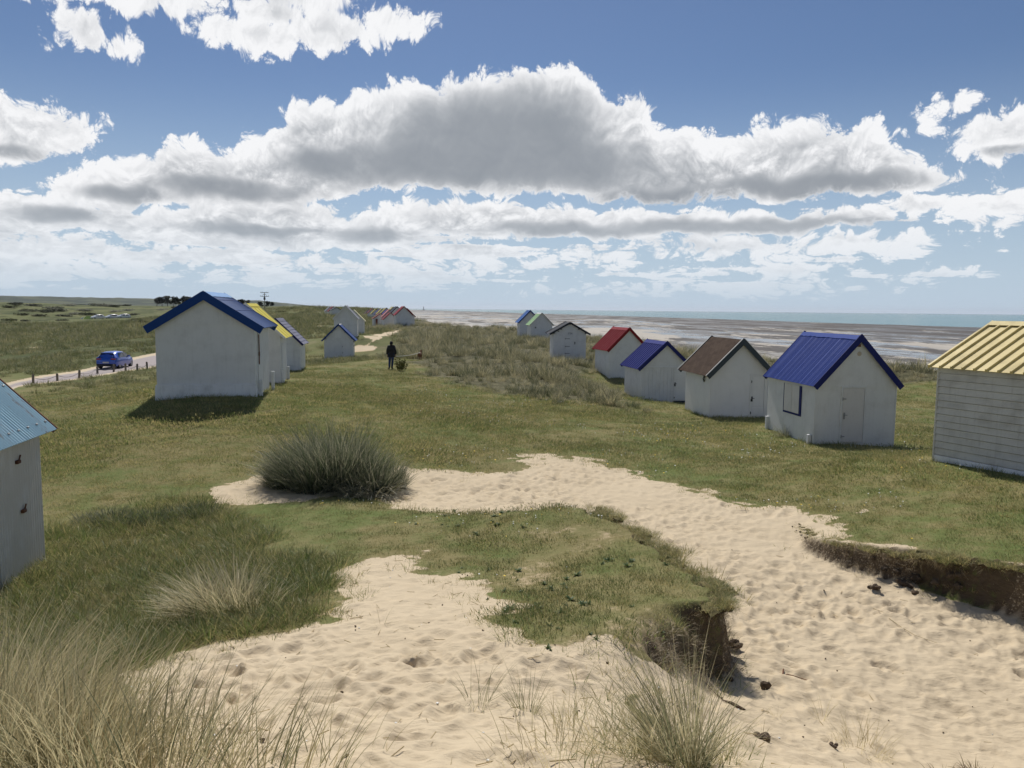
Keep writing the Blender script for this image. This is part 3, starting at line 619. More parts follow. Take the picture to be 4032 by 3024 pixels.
def haze_box():
    mb=MB().box((-26000,-26000,-14),(26000,26000,78)); m=bpy.data.materials.new('thin_haze'); m.use_nodes=True; nt=m.node_tree; nt.nodes.clear()
    v=nt.nodes.new('ShaderNodeVolumePrincipled'); v.inputs['Color'].default_value=(.86,.91,1,1); v.inputs['Density'].default_value=.000035; v.inputs['Anisotropy'].default_value=.3
    out=nt.nodes.new('ShaderNodeOutputMaterial'); nt.links.new(v.outputs[0],out.inputs['Volume']); o=mb.build('haze',m); o['kind']='stuff'
haze_box()
# ---------------------------------------------------------------- beach huts
class Roof:
    """roof plane geometry: t runs from ridge down the slope, n out of the slope, y along the ridge"""
    def __init__(s,w,h,r,oe):
        s.k=r/(w/2); s.L=(w/2+oe)*math.sqrt(1+s.k**2); s.c=1/math.sqrt(1+s.k**2); s.s=s.k*s.c; s.zr=h+r
    def p(s,side,t,n,y): return (side*(t*s.c+n*s.s),y,s.zr-t*s.s+n*s.c)
def slab(mb,rf,side,t0,t1,n0,n1,y0,y1):
    P=[rf.p(side,t,n,y) for y in(y0,y1) for t in(t0,t1) for n in(n0,n1)]
    return mb.add(P,[(0,1,3,2),(4,6,7,5),(0,4,5,1),(2,3,7,6),(0,2,6,4),(1,5,7,3)])
def profile(kind,y0,y1,pitch,amp):
    ys=[];ns=[]
    if kind=='sine':
        n=max(4,int(round((y1-y0)/pitch)))*6
        for i in range(n+1): y=y0+(y1-y0)*i/n; ys.append(y); ns.append(amp*math.sin((y-y0)/pitch*2*math.pi))
    else:                      # box ribs
        q=max(1,int(round((y1-y0)/pitch))); pp=(y1-y0)/q
        for i in range(q):
            for f,a in ((0,0),(.40,0),(.48,1),(.82,1),(.90,0)): ys.append(y0+(i+f)*pp); ns.append(a*amp*2-amp)
        ys.append(y1); ns.append(-amp)
    return ys,ns
def sheet(rf,side,t0,t1,nbase,kind,y0,y1,pitch,amp,th=.005):
    ys,ns=profile(kind,y0,y1,pitch,amp); mb=MB(); n=len(ys); vs=[]
    for y,a in zip(ys,ns):
        for t in (t0,t1):
            for d in (0,-th): vs.append(rf.p(side,t,nbase+a+d,y))
    fs=[]
    for i in range(n-1):
        a=4*i;b=4*(i+1); fs+= [(a,a+2,b+2,b),(a+1,b+1,b+3,a+3),(a,b,b+1,a+1),(a+2,a+3,b+3,b+2)]
    fs+=[(0,1,3,2),(4*n-4,4*n-2,4*n-1,4*n-3)]
    return mb.add(vs,fs,kind=='sine')
def hut(key,label,spec):
    x,y,z,yaw,w,l,h,r,oe,og=HUT[key]; S=spec; far=S.get('far',False)
    root=thing('beach_hut',label,'beach hut',(x,y,z),R(yaw),'wooden beach huts along the dunes')
    rf=Roof(w,h,r,oe); hw=w/2; wm=M[S.get('wall','white_board')]
    body=MB().prism([(-hw,-.7),(hw,-.7),(hw,h-.01),(0,h+r-.012),(-hw,h-.01)],0,l); body.build('wall',wm,root)
    # roof: deck > sheets, ridge cap, barge boards
    y0,y1=-og,l+og; e=.004
    dk=MB()
    for s in(-1,1): slab(dk,rf,s,.0 if s<0 else .003,rf.L-.01,.003,.03,y0+.006,y1-.006)
    roof=dk.build('roof',M[S.get('soffit','white_board')],root)
    sm=M[S['sheet']]; kind=S.get('kind','flat')
    if kind in('sine','box'):
        ns=S.get('sheets',1); pw=(y1-y0)/ns
        for s in(-1,1):
            if far and s>0: slab(MB(),rf,s,.0,rf.L,.034,.048,y0,y1)
            for q in range(ns):
                a=y0+q*pw; b=a+pw+(.0 if q==ns-1 else .02)
                sheet(rf,s,.012,rf.L+.02,.034+S['amp']+.006*(q%2)+.004,kind,a,b,S['pitch'],S['amp']).build('roof_sheet',sm,roof)
        top=.038+2*S['amp']
    elif kind=='shingle':
        top=.055; nc,nr_=S['cols'],S['rows']; ch=rf.L/nr_; cw=(y1-y0)/nc
        base=MB().box((-.5,-.5,-.5),(.5,.5,.5)).mesh('shingle',sm)
        for s in(-1,1):
            th=math.atan(rf.k)*s
            for i in range(nr_):
                off=.5*cw*(i%2)
                for j in range(nc+(i%2)):
                    a=max(y0,y0+j*cw-off)+.004; b=min(y1,y0+(j+1)*cw-off)-.004
                    if b-a<.03: continue
                    o=link('shingle',base,roof); c=rf.p(s,(i+.5)*ch+.012,.040+.002*((i*7+j*3)%3),(a+b)/2)
                    o.location=c; o.rotation_euler=(0,th+s*R(2.2),0); o.scale=(ch*1.10,b-a,.012)
    elif kind=='step':
        top=.05; mb=MB(); nr_=S['rows']; ch=rf.L/nr_
        for s in(-1,1):
            for i in range(nr_):
                cols=S.get('cols',1); cw=(y1-y0)/cols
                for j in range(cols):
                    P=[rf.p(s,t,n,yy) for yy in(y0+j*cw+.003,y0+(j+1)*cw-.003) for t,ns_ in ((i*ch+.004,(.031,.036)),((i+1)*ch+.02,(.033,.062))) for n in ns_]
                    MB().add(P,[(0,1,3,2),(4,6,7,5),(0,4,5,1),(2,3,7,6),(0,2,6,4),(1,5,7,3)]).build('roof_tile',sm,roof)
    elif kind=='seam':
        top=.05; mb=MB()
        for s in(-1,1):
            slab(mb,rf,s,.01,rf.L+.03,.031,.040,y0,y1)
        mb.build('roof_sheet',sm,roof); nb=int(round((y1-y0)/S['pitch']))
        hh=S['amp']; pr=MB()
        for i in range(nb+1):
            yy=y0+.02+(y1-y0-.04)*i/nb
            for s in((-1,) if S.get('left_only') else (-1,1)):
                P=[rf.p(s,t,n,yy+d) for t in(.05,rf.L+.028) for n,d in((.040,-.026),(.040,.026),(.040+hh,.014),(.040+hh,-.014))]
                MB().add(P,[(0,1,2,3),(7,6,5,4),(0,4,5,1),(1,5,6,2),(2,6,7,3),(3,7,4,0)]).build('roof_rib',sm,roof)
        top=.045+hh*.5
    else:
        top=.05; mb=MB()
        for s in(-1,1): slab(mb,rf,s,.005,rf.L+.015,.031,.046,y0,y1)
        mb.build('roof_sheet',sm,roof)
    cap=S.get('cap')
    if cap:
        cw=S.get('capw',.17); mb=MB(); n_=24 if S.get('capwave') else 1
        for s in(-1,1):
            for q in range(n_):
                ya=y0-.01+(y1-y0+.02)*q/n_; yb=y0-.01+(y1-y0+.02)*(q+1)/n_
                wv=lambda yy: (.012*math.sin(yy*21)+.008*math.sin(yy*37+1)) if S.get('capwave') else 0
                P=[]
                for yy in(ya,yb):
                    for t,n in ((.0,top+.012),(.0,top+.02),(cw+wv(yy),top+.006),(cw+wv(yy),top+.014)): P.append(rf.p(s,t,n,yy))
                mb.add(P,[(0,1,3,2),(4,6,7,5),(0,4,5,1),(2,3,7,6),(0,2,6,4),(1,5,7,3)])
        mb.build('ridge_cap',M[cap],roof)
    bg=S.get('barge')
    if bg:
        bw=S.get('bargew',.15)
        for yy,dy in ((y0,-.022),(y1,.022)):
            for s in(-1,1):
                a,b=sorted((yy,yy+dy)); mb=MB(); tt=top+.012
                t0=-tt*rf.k*0; P=[]
                for q in(a,b):
                    P+=[(0,q,rf.zr+tt/rf.c),rf.p(s,rf.L+.02,tt,q),rf.p(s,rf.L+.02,tt-bw,q),(0,q,rf.zr+(tt-bw)/rf.c)]
                mb.add(P,[(0,1,2,3),(7,6,5,4),(0,4,5,1),(1,5,6,2),(2,6,7,3),(3,7,4,0)]).build('barge_board',M[bg],roof)
        if S.get('verge'):
            for s in(-1,1): slab(MB(),rf,s,.0,rf.L+.03,top+.013,top+.03,y0-.026,y0+.02).build('verge_trim',M[S['verge']],roof); slab(MB(),rf,s,.0,rf.L+.03,top+.013,top+.03,y1-.02,y1+.026).build('verge_trim',M[S['verge']],roof)
    if S.get('brackets'):
        for a in S['brackets']:
            xx=a*(hw+oe*.6); zz=rf.zr-abs(xx)*rf.k-.075
            MB().bbox((xx-.05,-og-.0,zz-.06),(xx+.05,.04,zz+.045)).build('roof_bracket',M[S.get('bracketmat','black_iron')],root)
    # front board of the gable stands proud of the wall
    if S.get('gable',True):
        gz_=S.get('plate',h-.02); cut=(h+r-gz_)/r*hw
        MB().prism([(-min(cut,hw)+.004,gz_),(min(cut,hw)-.004,gz_),(min(cut,hw)-.004,max(gz_,h)-.012),(0,h+r-.03),(-min(cut,hw)+.004,max(gz_,h)-.012)],-.016,-.001).build('gable_board',M[S.get('gablemat',S.get('wall','white_board'))],root)
    d=S.get('door'); fr=-.0
    if S.get('planks'):
        n=S['planks']; pw=w/n; top_=S.get('plate',h-.02)-.006
        for i in range(n):
            a=-hw+i*pw+.004; b=a+pw-.008
            if d and S.get('plank_gap',True):
                da,db=-hw+d['a']*w-.03,-hw+d['b']*w+.03
                if a>=da and b<=db: continue
                if a<da<b: b=da
                if a<db<b: a=db
            if b-a>.02: MB().bbox((a,-.022,-.3),(b,-.001,top_),.004).build('plank',M[S.get('plankmat',S.get('wall','white_board'))],root)
        fr=-.022
    if S.get('batten'): MB().bbox((-hw,fr-.02,S['plate']-.05),(hw,fr-.001 if fr else -.017,S['plate']+.03),.004).build('batten',wm,root)
    if S.get('corners',not far):
        for s in(-1,1): MB().bbox((s*hw-.035 if s>0 else -hw-.012,fr-.012,-.6),(s*hw+.012 if s>0 else -hw+.035,.05,h-.10),.004).build('corner_board',wm,root)
    if d:
        a,b=-hw+d['a']*w,-hw+d['b']*w; t0,t1=d['z0'],d['z1']; fw=.05
        f=MB().bbox((a-fw,fr-.028,t0),(a,fr-.002,t1+fw),.003).bbox((b,fr-.028,t0),(b+fw,fr-.002,t1+fw),.003).bbox((a,fr-.028,t1),(b,fr-.002,t1+fw),.003)
        f.build('door_frame',M[S.get('wall','white_board')],root)
        dm=M[d.get('mat','white_door')]; dr=MB().bbox((a+.008,fr-.018,t0+.02),(b-.008,fr-.003,t1-.008),.003).build('door',dm,root)
        for q in d.get('panels',[]):
            zz0,zz1=t0+(t1-t0)*q[0],t0+(t1-t0)*q[1]; MB().bbox((a+.06,fr-.026,zz0),(b-.06,fr-.018,zz1),.004).build('door_panel',M[d.get('pmat',d.get('mat','white_door'))],dr)
        for q in d.get('hinges',[]):
            zz=t0+(t1-t0)*q; hl=d.get('hlen',.14); hx=a if d.get('hside',-1)<0 else b-hl
            mb=MB().bbox((hx,fr-.034,zz-.016),(hx+hl,fr-.026,zz+.016),.003).tube([(hx,fr-.034,zz-.05),(hx,fr-.034,zz+.05)],.014,6); mb.build('hinge',M[d.get('hmat','black_iron')],dr)
        if d.get('knob') is not None:
            kx=a+(b-a)*d['knob'][0]; kz=t0+(t1-t0)*d['knob'][1]
            MB().bbox((kx-.03,fr-.03,kz-.11),(kx+.03,fr-.018,kz+.09),.004).tube([(kx,fr-.03,kz+.02),(kx,fr-.065,kz+.02),(kx+.08,fr-.07,kz+.02)],.011,6).build('handle',M[d.get('kmat','steel')],dr)
        if d.get('step'): MB().bbox((a-.02,fr-.10,t0-.09),(b+.02,fr-.004,t0+.0),.005).build('door_step',M['slate'],root)
    for (px,py,hh) in S.get('anchors',[]):
        MB().bbox((px-.05,py-.05,-.4),(px+.05,py+.05,hh),.008).build('anchor_post',M['concrete_white'],root)
    return root,rf
def loc(root,p): return p
# R1
root,rf=hut('R1','white hut with bright blue ribbed roof and blue framed side window',dict(sheet='blue_sheet',kind='sine',pitch=.085,amp=.011,sheets=4,cap='blue_sheet',capw=.16,capwave=True,barge='blue_barge',bargew=.17,plate=1.72,
   door=dict(a=.335,b=.605,z0=.03,z1=1.70,mat='white_door',panels=[(.02,.10)],hinges=[.12,.80],hlen=.11,hmat='steel',knob=(.10,.50)),anchors=[(-1.36,.12,.28),(-1.33,3.1,.42),(1.36,.3,.42)],wall='white_board'))
w,l=2.56,3.23
wf=MB().bbox((-w/2-.03,.82,.72),(-w/2-.002,.95,1.66),.004).bbox((-w/2-.03,.95,.72),(-w/2-.002,1.98,.78),.004).bbox((-w/2-.03,1.98,.72),(-w/2-.002,2.01,1.66),.004).build('window',M['blue_barge'],root)
for a,b in((.955,1.45),(1.47,1.975)): MB().bbox((-w/2-.024,a,.785),(-w/2-.002,b,1.66),.004).build('shutter',M['white_door'],wf)
MB().bbox((-.11,-.10,2.93),(.02,-.002,3.01),.006).build('vent_box',M['rusty_iron'],root)
MB().tube([(.03,-.018,2.72),(.03,-.030,2.72)],[.07,.06],12).build('vent_disc',painted('tan_disc',(.52,.44,.33),.7),root)
# R2
root,rf=hut('R2','white hut under a brown shingle roof with dark grey barge boards',dict(sheet='brown_shingle',kind='shingle',cols=10,rows=13,barge='slate',bargew=.19,verge='trim_pale',plate=1.80,soffit='slate',
   door=dict(a=.70,b=.925,z0=.02,z1=1.70,mat='white_clean',panels=[(.03,.24),(.27,.97)],hinges=[.12,.42,.85],hlen=.03,knob=(.08,.45),kmat='black_iron',step=True),wall='white_clean'))
mb=MB(); rs=random.Random(4)
for i in range(14): 
    yy=.62+rs.uniform(-.10,.10); zz=1.62+rs.uniform(-.18,.14); mb.add([(-1.20,yy,zz),(-1.25,yy+rs.uniform(-.09,.09),zz+rs.uniform(-.1,.1)),(-1.225,yy+rs.uniform(-.06,.06),zz-.09),(-1.195,yy+.03,zz-.03)],[(0,1,2),(0,2,3)])
mb.build('wall_ornament',painted('dark_leaf',(.02,.03,.02),.8),root)
# R3
root,rf=hut('R3','white planked hut with deep blue box ribbed roof and three panel door',dict(sheet='navy_sheet',kind='box',pitch=.30,amp=.018,sheets=1,cap='navy_sheet',capw=.22,barge='blue_barge',bargew=.17,plate=1.80,batten=True,planks=13,gablemat='white_board',
   door=dict(a=.68,b=.93,z0=.12,z1=1.72,mat='white_clean',panels=[(.03,.36),(.40,.62),(.65,.83),(.86,.97)],hinges=[.10,.50],hlen=.05,knob=(.06,.52),kmat='black_iron',step=True)))
# R4
hut('R4','plain white hut with red ribbed roof and pale red ridge cap',dict(sheet='red_sheet',kind='box',pitch=.29,amp=.018,cap='red_sheet',capw=.22,barge='red_barge',bargew=.16,plate=1.84,corners=False))
# M3
root,rf=hut('M3','white plank hut numbered 156 with low charcoal roof on black brackets',dict(sheet='charcoal',kind='seam',pitch=.45,amp=.012,barge='charcoal',bargew=.12,verge='slate',plate=1.86,planks=11,plank_gap=True,soffit='charcoal',brackets=[-.86,-.48,0,.48,.86],
   door=dict(a=.36,b=.63,z0=.05,z1=1.66,mat='white_board',hinges=[.12,.45,.82],hlen=.36,knob=(1.10,.62),kmat='black_iron')))
fc=bpy.data.curves.new('number_text','FONT'); fc.body='156'; fc.size=.26; fc.extrude=.004; fc.align_x='CENTER'
fo=bpy.data.objects.new('number_text',fc); C.objects.link(fo); nm_=bpy.data.meshes.new_from_object(fo.evaluated_get(bpy.context.evaluated_depsgraph_get())); bpy.data.objects.remove(fo)
nm_.materials.clear(); nm_.materials.append(painted('number_grey',(.2,.2,.21),.6)); link('house_number',nm_,root,(.02,-.03,1.69),(R(90),0,0))
MB().bbox((-.95,-.03,1.90),(-.83,-.016,1.96)).build('vent_slot',M['black_iron'],root)
# M2, M1
root,rf=hut('M2','narrow white hut with pale green tiled roof amid marram grass',dict(sheet='green_tile',kind='step',rows=11,cols=4,cap='white_clean',capw=.14,barge='trim_pale',bargew=.05,gable=False,corners=False))
MB().bbox((-.70,-.03,1.62),(-.58,-.002,1.76)).build('vent_slot',M['black_iron'],root)
hut('M1','white hut with bright blue sheet roof behind the green roofed hut',dict(sheet='mid_blue',kind='seam',pitch=1.2,amp=.02,cap='mid_blue',capw=.12,barge='deep_blue',bargew=.15,plate=1.85,corners=False))
# L1
root,rf=hut('L1','large blank white hut with royal blue corrugated roof casting a shadow on the lawn',dict(sheet='royal_sheet',kind='sine',pitch=.105,amp=.016,sheets=1,cap='pale_blue_cap',capw=.26,capwave=True,barge='royal_barge',bargew=.24,plate=2.20,corners=False,wall='white_board',
   anchors=[(1.56,.28,.48),(1.58,2.85,.55)]))
x,y,z,yaw,w,l,h,r,oe,og=HUT['L1']
MB().prism([(-.06,-.7),(w+.06,-.7),(w+.05,.25),(w+.02,.38),(-.02,.38),(-.05,.25)],-.05,-.003).build('plinth',M['concrete_white'],root)
bpy.context.view_layer.update()
pl=[c for c in root.children if c.name.startswith('plinth')][0]; pl.location=(-w/2,0,0)
for t in (.42,1.02): 
    for s in(-1,1): slab(MB(),rf,s,t,t+.02,.066,.078,-og,l+og).build('sheet_lap',M['royal_barge'],[c for c in root.children if c.name.startswith('roof')][0])
dr=MB().bbox((w/2+.003,.55,.12),(w/2+.022,1.45,1.95),.004).build('side_door',M['white_clean'],root)
MB().tube([(w/2+.04,.6,1.9),(w/2+.04,.6,.95)],.018,6).bbox((w/2+.02,.55,1.22),(w/2+.055,.68,1.34)).build('door_bar',M['rusty_iron'],dr)
for zz in(1.15,1.3): MB().bbox((w/2+.022,.6,zz),(w/2+.034,1.25,zz+.03)).build('hinge',M['white_board'],dr)
# L2
root,rf=hut('L2','white hut with bright yellow sheet roof squeezed between two other huts',dict(sheet='yellow_sheet',kind='seam',pitch=.8,amp=.012,cap='yellow_sheet',capw=.18,barge='white_board',bargew=.09,gable=False,wall='white_board',anchors=[(1.32,.15,.55),(1.32,2.1,.5)],
   door=dict(a=.52,b=.76,z0=.1,z1=1.75,mat='white_pale_blue',panels=[(.04,.40),(.44,.80),(.84,.96)],pmat='white_pale_blue',hinges=[.15,.85],hlen=.05)))
MB().bbox((2.49/2+.003,.5,.55),(2.49/2+.02,1.5,1.5)).build('shutter',M['white_clean'],root)
# L3
root,rf=hut('L3','white hut with lilac grey tiled roof and wide boarded front',dict(sheet='lilac_tile',kind='step',rows=9,cols=3,cap='lilac_tile',capw=.2,barge='dark_blue_barge',bargew=.12,gable=False,
   door=dict(a=.50,b=.86,z0=.35,z1=1.62,mat='white_clean',hinges=[.1,.9],hlen=.06)))
sw=MB().bbox((2.81/2+.003,.6,.55),(2.81/2+.02,1.4,1.4)).build('shutter',M['white_clean'],root)
# L4
root,rf=hut('L4','small white hut with steep blue roof, loft hatch and right hand door',dict(sheet='deep_blue',kind='flat',cap='trim_pale',capw=.10,barge='royal_barge',bargew=.13,gable=False,brackets=[-.82,-.42,.42,.82],bracketmat='dark_blue_barge',
   door=dict(a=.63,b=.90,z0=.0,z1=1.62,mat='white_clean',panels=[(.05,.45),(.5,.92)],hinges=[.3,.65],hlen=.04,hside=-1)))
ht=MB().bbox((-.32,-.03,1.82),(.22,-.002,2.5)).build('hatch',M['white_clean'],root)
MB().bbox((-.36,-.04,1.78),(.26,-.03,1.82)).bbox((-.36,-.04,2.5),(.26,-.03,2.54)).build('hatch_frame',M['white_board'],ht)
for zz in(1.05,1.45): MB().bbox((2.55/2+.003,.3,zz),(2.55/2+.08,.45,zz+.07)).build('latch',M['black_iron'],root)
# L5
root,rf=hut('L5','tall white hut with pale barge boards and grey roof beyond the small blue roofed hut',dict(sheet='grey_roof',kind='flat',barge='trim_pale',bargew=.17,plate=1.9,door=dict(a=.66,b=.89,z0=.0,z1=1.68,mat='white_clean',panels=[(.05,.55),(.6,.95)])))
# far huts
FAR=[('L6','hut with yellow roof edge showing behind the tall white hut','pale_yellow','trim_pale'),
 ('L7','far white hut with dark low roof trim left of the tall white hut','slate','slate'),('L8','far hut with red roof left of the dark trimmed hut','wine_red','red_barge'),('L9','far hut with grey roof at the left end of its cluster','grey_roof','trim_pale'),
 ('C1','white hut with red roof edge and shuttered gable on the dune','red_sheet','red_barge'),('C1b','hut with red roof slope showing behind the red edged gable hut','dark_red','red_barge'),
 ('C2','white hut with near black roof beside the red edged gable hut','charcoal','charcoal'),('C3','hut with pale yellow roof peeking behind the black roofed hut','pale_yellow','pale_yellow'),
 ('C4','hut with pink red roof left of the black roofed hut','pink_red','wine_red'),('C5','hut with purple blue roof left of the pink roofed hut','purple_blue','purple_blue'),
 ('C6','low hut with red brown roof at the left of the near row','red_brown','red_brown'),('C7','low annexe hut with dark red roof below the black roofed hut','dark_red','dark_red'),
 ('D1','hut with plum roof at the far left end of the back row','plum','plum'),('D2','hut with dull red roof second from the left in the back row','wine_red','dark_red'),
 ('D3','hut with mustard roof and pale gable right of the dull red one','mustard','mustard'),('D4','hut with blue purple roof between two yellow roofs','purple_blue','purple_blue'),
 ('D5','hut with clear yellow roof right of the blue purple one in the back row','mustard','pale_yellow'),('D6','hut with ochre roof and pale ridge at the right end of the back row','mustard','slate')]
for k,lb,sh,bgm in FAR:
    sp=dict(sheet=sh,kind='flat',barge=bgm,bargew=.12 if k!='L9' else .06,gable=k in('C1','C2','L7'),plate=1.84,corners=False,far=True)
    if k in('C1','D6','D5'): sp['cap']='trim_pale' if k!='C1' else 'pink_red'; sp['capw']=.16
    if k=='C1': sp['door']=dict(a=.2,b=.42,z0=.35,z1=1.75,mat='white_clean'); sp['anchors']=[(-1.0,-.05,1.7)]
    if k=='C6': sp['door']=dict(a=.14,b=.3,z0=.0,z1=1.35,mat='red_brown')
    hut(k,lb,sp)
# L0: corrugated iron side
root,rf=hut('L0','weathered hut clad in grey corrugated iron under a rusting pale blue roof',dict(sheet='aqua_sheet',kind='sine',pitch=.076,amp=.012,sheets=1,barge='rusty_iron',bargew=.10,gable=False,corners=False,wall='white_weathered',soffit='rusty_iron'))
x,y,z,yaw,w,l,h,r,oe,og=HUT['L0']
def vsheet(y0,y1,x0,z0,z1,pitch,amp):
    ys,ns=profile('sine',y0,y1,pitch,amp); vs=[];fs=[]
    for yy,a in zip(ys,ns):
        for zz in(z0,z1):
            for d in(0,-.006): vs.append((x0+a+d,yy,zz))
    for i in range(len(ys)-1):
        a=4*i;b=a+4; fs+=[(a,a+2,b+2,b),(a+1,b+1,b+3,a+3),(a,b,b+1,a+1),(a+2,a+3,b+3,b+2)]
    return MB().add(vs,fs,True)
for a,b,o_ in((-.01,1.5,.0),(1.48,l+.01,.007)): vsheet(a,b,w/2+.02+o_,-.5,h-.02,.076,.010).build('wall_sheet',M['corrugated_wall'],root)
for a,zz in((2.05,1.62),(2.15,.88)):
    MB().bbox((w/2+.03,a,zz),(w/2+.075,a+.10,zz+.05)).tube([(w/2+.05,a+.08,zz+.03),(w/2+.07,a+.09,zz+.12)],.012,6).build('iron_hook',M['rusty_iron'],root)
rp=[c for c in root.children if c.name.startswith('roof')][0]
for t in(rf.L-.16,rf.L-.95):
    for q in range(9):
        yy=l+og-.10-q*.30; MB().ball(rf.p(1,t,.062,yy),(.022,.022,.022),1).build('roof_bolt',M['steel'],rp)
# R0: boarded long side
root,rf=hut('R0','weathered white boarded hut with cream standing seam roof at the path edge',dict(sheet='cream_sheet',kind='seam',pitch=.245,amp=.042,cap='cream_sheet',capw=.20,barge='cream_sheet',bargew=.07,gable=False,corners=False,wall='white_weathered',soffit='white_weathered'))
x,y,z,yaw,w,l,h,r,oe,og=HUT['R0']; nb=13; zb=.17; ph=(h-.02-zb)/nb
for i in range(nb):
    z0=zb+i*ph; P=[(-w/2-a,yy,zz) for yy in(0,l) for a,zz in((.002,z0+.012),(.042,z0+.012),(.022,z0+ph),(.002,z0+ph))]
    MB().add(P,[(0,1,2,3),(7,6,5,4),(0,4,5,1),(1,5,6,2),(2,6,7,3),(3,7,4,0)]).build('plank',M['white_weathered'],root)
MB().bbox((-w/2-.04,-.02,-.7),(-w/2-.001,l+.02,zb-.01),.01).build('plinth',M['concrete_white'],root)
MB().bbox((-w/2-.045,l-.01,-.1),(-w/2+.04,l+.03,h-.03),.005).build('corner_board',M['white_weathered'],root)
# ---------------------------------------------------------------- grasses
def blade_mesh(name,base,az,lean,bend,L,W,tone,mat_,seg=4,twist=None):
    """ribbon blades: base (n,3), az heading of the lean, lean at foot, extra bend towards the tip, length, width, tone 0 green..1 straw"""
    n=len(base); s=np.linspace(0,1,seg+1); ph=lean[:,None]+bend[:,None]*s[None,:]**1.3
    ds=L[:,None]/seg; h=np.concatenate([np.zeros((n,1)),np.cumsum(np.sin((ph[:,1:]+ph[:,:-1])/2)*ds,1)],1); v=np.concatenate([np.zeros((n,1)),np.cumsum(np.cos((ph[:,1:]+ph[:,:-1])/2)*ds,1)],1)
    dx,dy=np.sin(az),np.cos(az); tw=az+np.pi/2+(rng.uniform(-1.2,1.2,n) if twist is None else twist)
    cx=base[:,0:1]+h*dx[:,None]; cy=base[:,1:2]+h*dy[:,None]; cz=base[:,2:3]+v
    wd=W[:,None]*.5*(1-.92*s[None,:]**1.8); wx=np.sin(tw)[:,None]*wd; wy=np.cos(tw)[:,None]*wd
    co=np.stack([np.stack([cx-wx,cy-wy,cz],-1),np.stack([cx+wx,cy+wy,cz],-1)],2).reshape(-1,3)
    k=np.arange(n)[:,None]*(2*(seg+1))+2*np.arange(seg)[None,:]
    q=np.stack([k,k+1,k+3,k+2],-1).reshape(-1,4)
    me=bpy.data.meshes.new(name); me.vertices.add(len(co)); me.vertices.foreach_set('co',co.astype(np.float32).ravel())
    me.loops.add(q.size); me.polygons.add(len(q)); me.loops.foreach_set('vertex_index',q.astype(np.int32).ravel()); me.polygons.foreach_set('loop_start',(np.arange(len(q))*4).astype(np.int32))
    me.update(calc_edges=True); me.polygons.foreach_set('use_smooth',np.ones(len(q),bool))
    a=me.attributes.new('tone','FLOAT','POINT'); a.data.foreach_set('value',np.repeat(tone,2*(seg+1)).astype(np.float32))
    me.materials.append(mat_); return me
def grass_mat(name,green,straw,rough=.55,trans=.35,var=.35):
    m=bpy.data.materials.new(name); m.use_nodes=True; g=G(m.node_tree); nt=m.node_tree; b=nt.nodes['Principled BSDF']; out=nt.nodes['Material Output']
    t=attr(g,'tone'); rnd=g.new('ShaderNodeObjectInfo').outputs['Random']
    c=g.mix(g.m('ADD',t,g.m('MULTIPLY',g.m('SUBTRACT',rnd,.5),var),clamp=True),c4(green),c4(straw))
    g.put(b.inputs['Base Color'],c); b.inputs['Roughness'].default_value=rough; b.inputs['Specular IOR Level'].default_value=.35
    tr=g.new('ShaderNodeBsdfTranslucent'); g.put(tr.inputs['Color'],c); mx=g.new('ShaderNodeMixShader'); mx.inputs[0].default_value=trans
    nt.links.new(b.outputs[0],mx.inputs[1]); nt.links.new(tr.outputs[0],mx.inputs[2]); nt.links.new(mx.outputs[0],out.inputs[0]); return m
GM=grass_mat('marram_blade',(.13,.15,.075),(.72,.62,.38),trans=.45); GDM=grass_mat('dune_marram',(.100,.118,.055),(.58,.51,.31),trans=.35,var=.7); GL=grass_mat('lawn_blade',(.125,.176,.048),(.47,.39,.18),trans=.45,var=.5); GD=grass_mat('thatch',(.14,.10,.055),(.42,.34,.19),trans=.2)
GB=grass_mat('grey_marram',(.080,.108,.052),(.52,.48,.34),trans=.35); GW=grass_mat('weed_leaf',(.045,.09,.022),(.12,.17,.04),trans=.3); GG=grass_mat('meadow_blade',(.105,.13,.045),(.42,.37,.20),trans=.4)
def U(a,b,n): return rng.uniform(a,b,n)
def tuft(name,n,rad_,L,W,lean,bend,tone,mat_,seg=4,wind=(0,0),zfun=None,skew=None):
    """a clump: blades rooted in a disc and leaning outwards"""
    r=rad_*np.sqrt(U(0,1,n)); a=U(0,2*np.pi,n); bx=r*np.sin(a); by=r*np.cos(a); 
    ln=U(lean[0],lean[1],n)*(.35+.65*r/rad_)+np.abs(rng.normal(0,.05,n)); az=a+rng.normal(0,.5,n)
    vx=np.sin(az)*ln+wind[0]; vy=np.cos(az)*ln+wind[1]; az=np.arctan2(vx,vy); ln=np.hypot(vx,vy)
    z=np.zeros(n)-.02 if zfun is None else zfun(bx,by)
    ll=U(L[0],L[1],n)*(1-.30*(r/rad_)**2); tn=np.clip(rng.normal(tone[0],tone[1],n),0,1)
    return blade_mesh(name,np.stack([bx,by,z],1),az,ln,U(bend[0],bend[1],n),ll,U(W[0],W[1],n),tn,mat_,seg)
def merge(name,meshes,mat_):
    bm=bmesh.new()
    for me,M4 in meshes:
        me.transform(M4); bm.from_mesh(me)
    out=bpy.data.meshes.new(name); bm.to_mesh(out); bm.free(); out.materials.append(mat_); return out
PROTO=bpy.data.collections.new('grass_kinds')
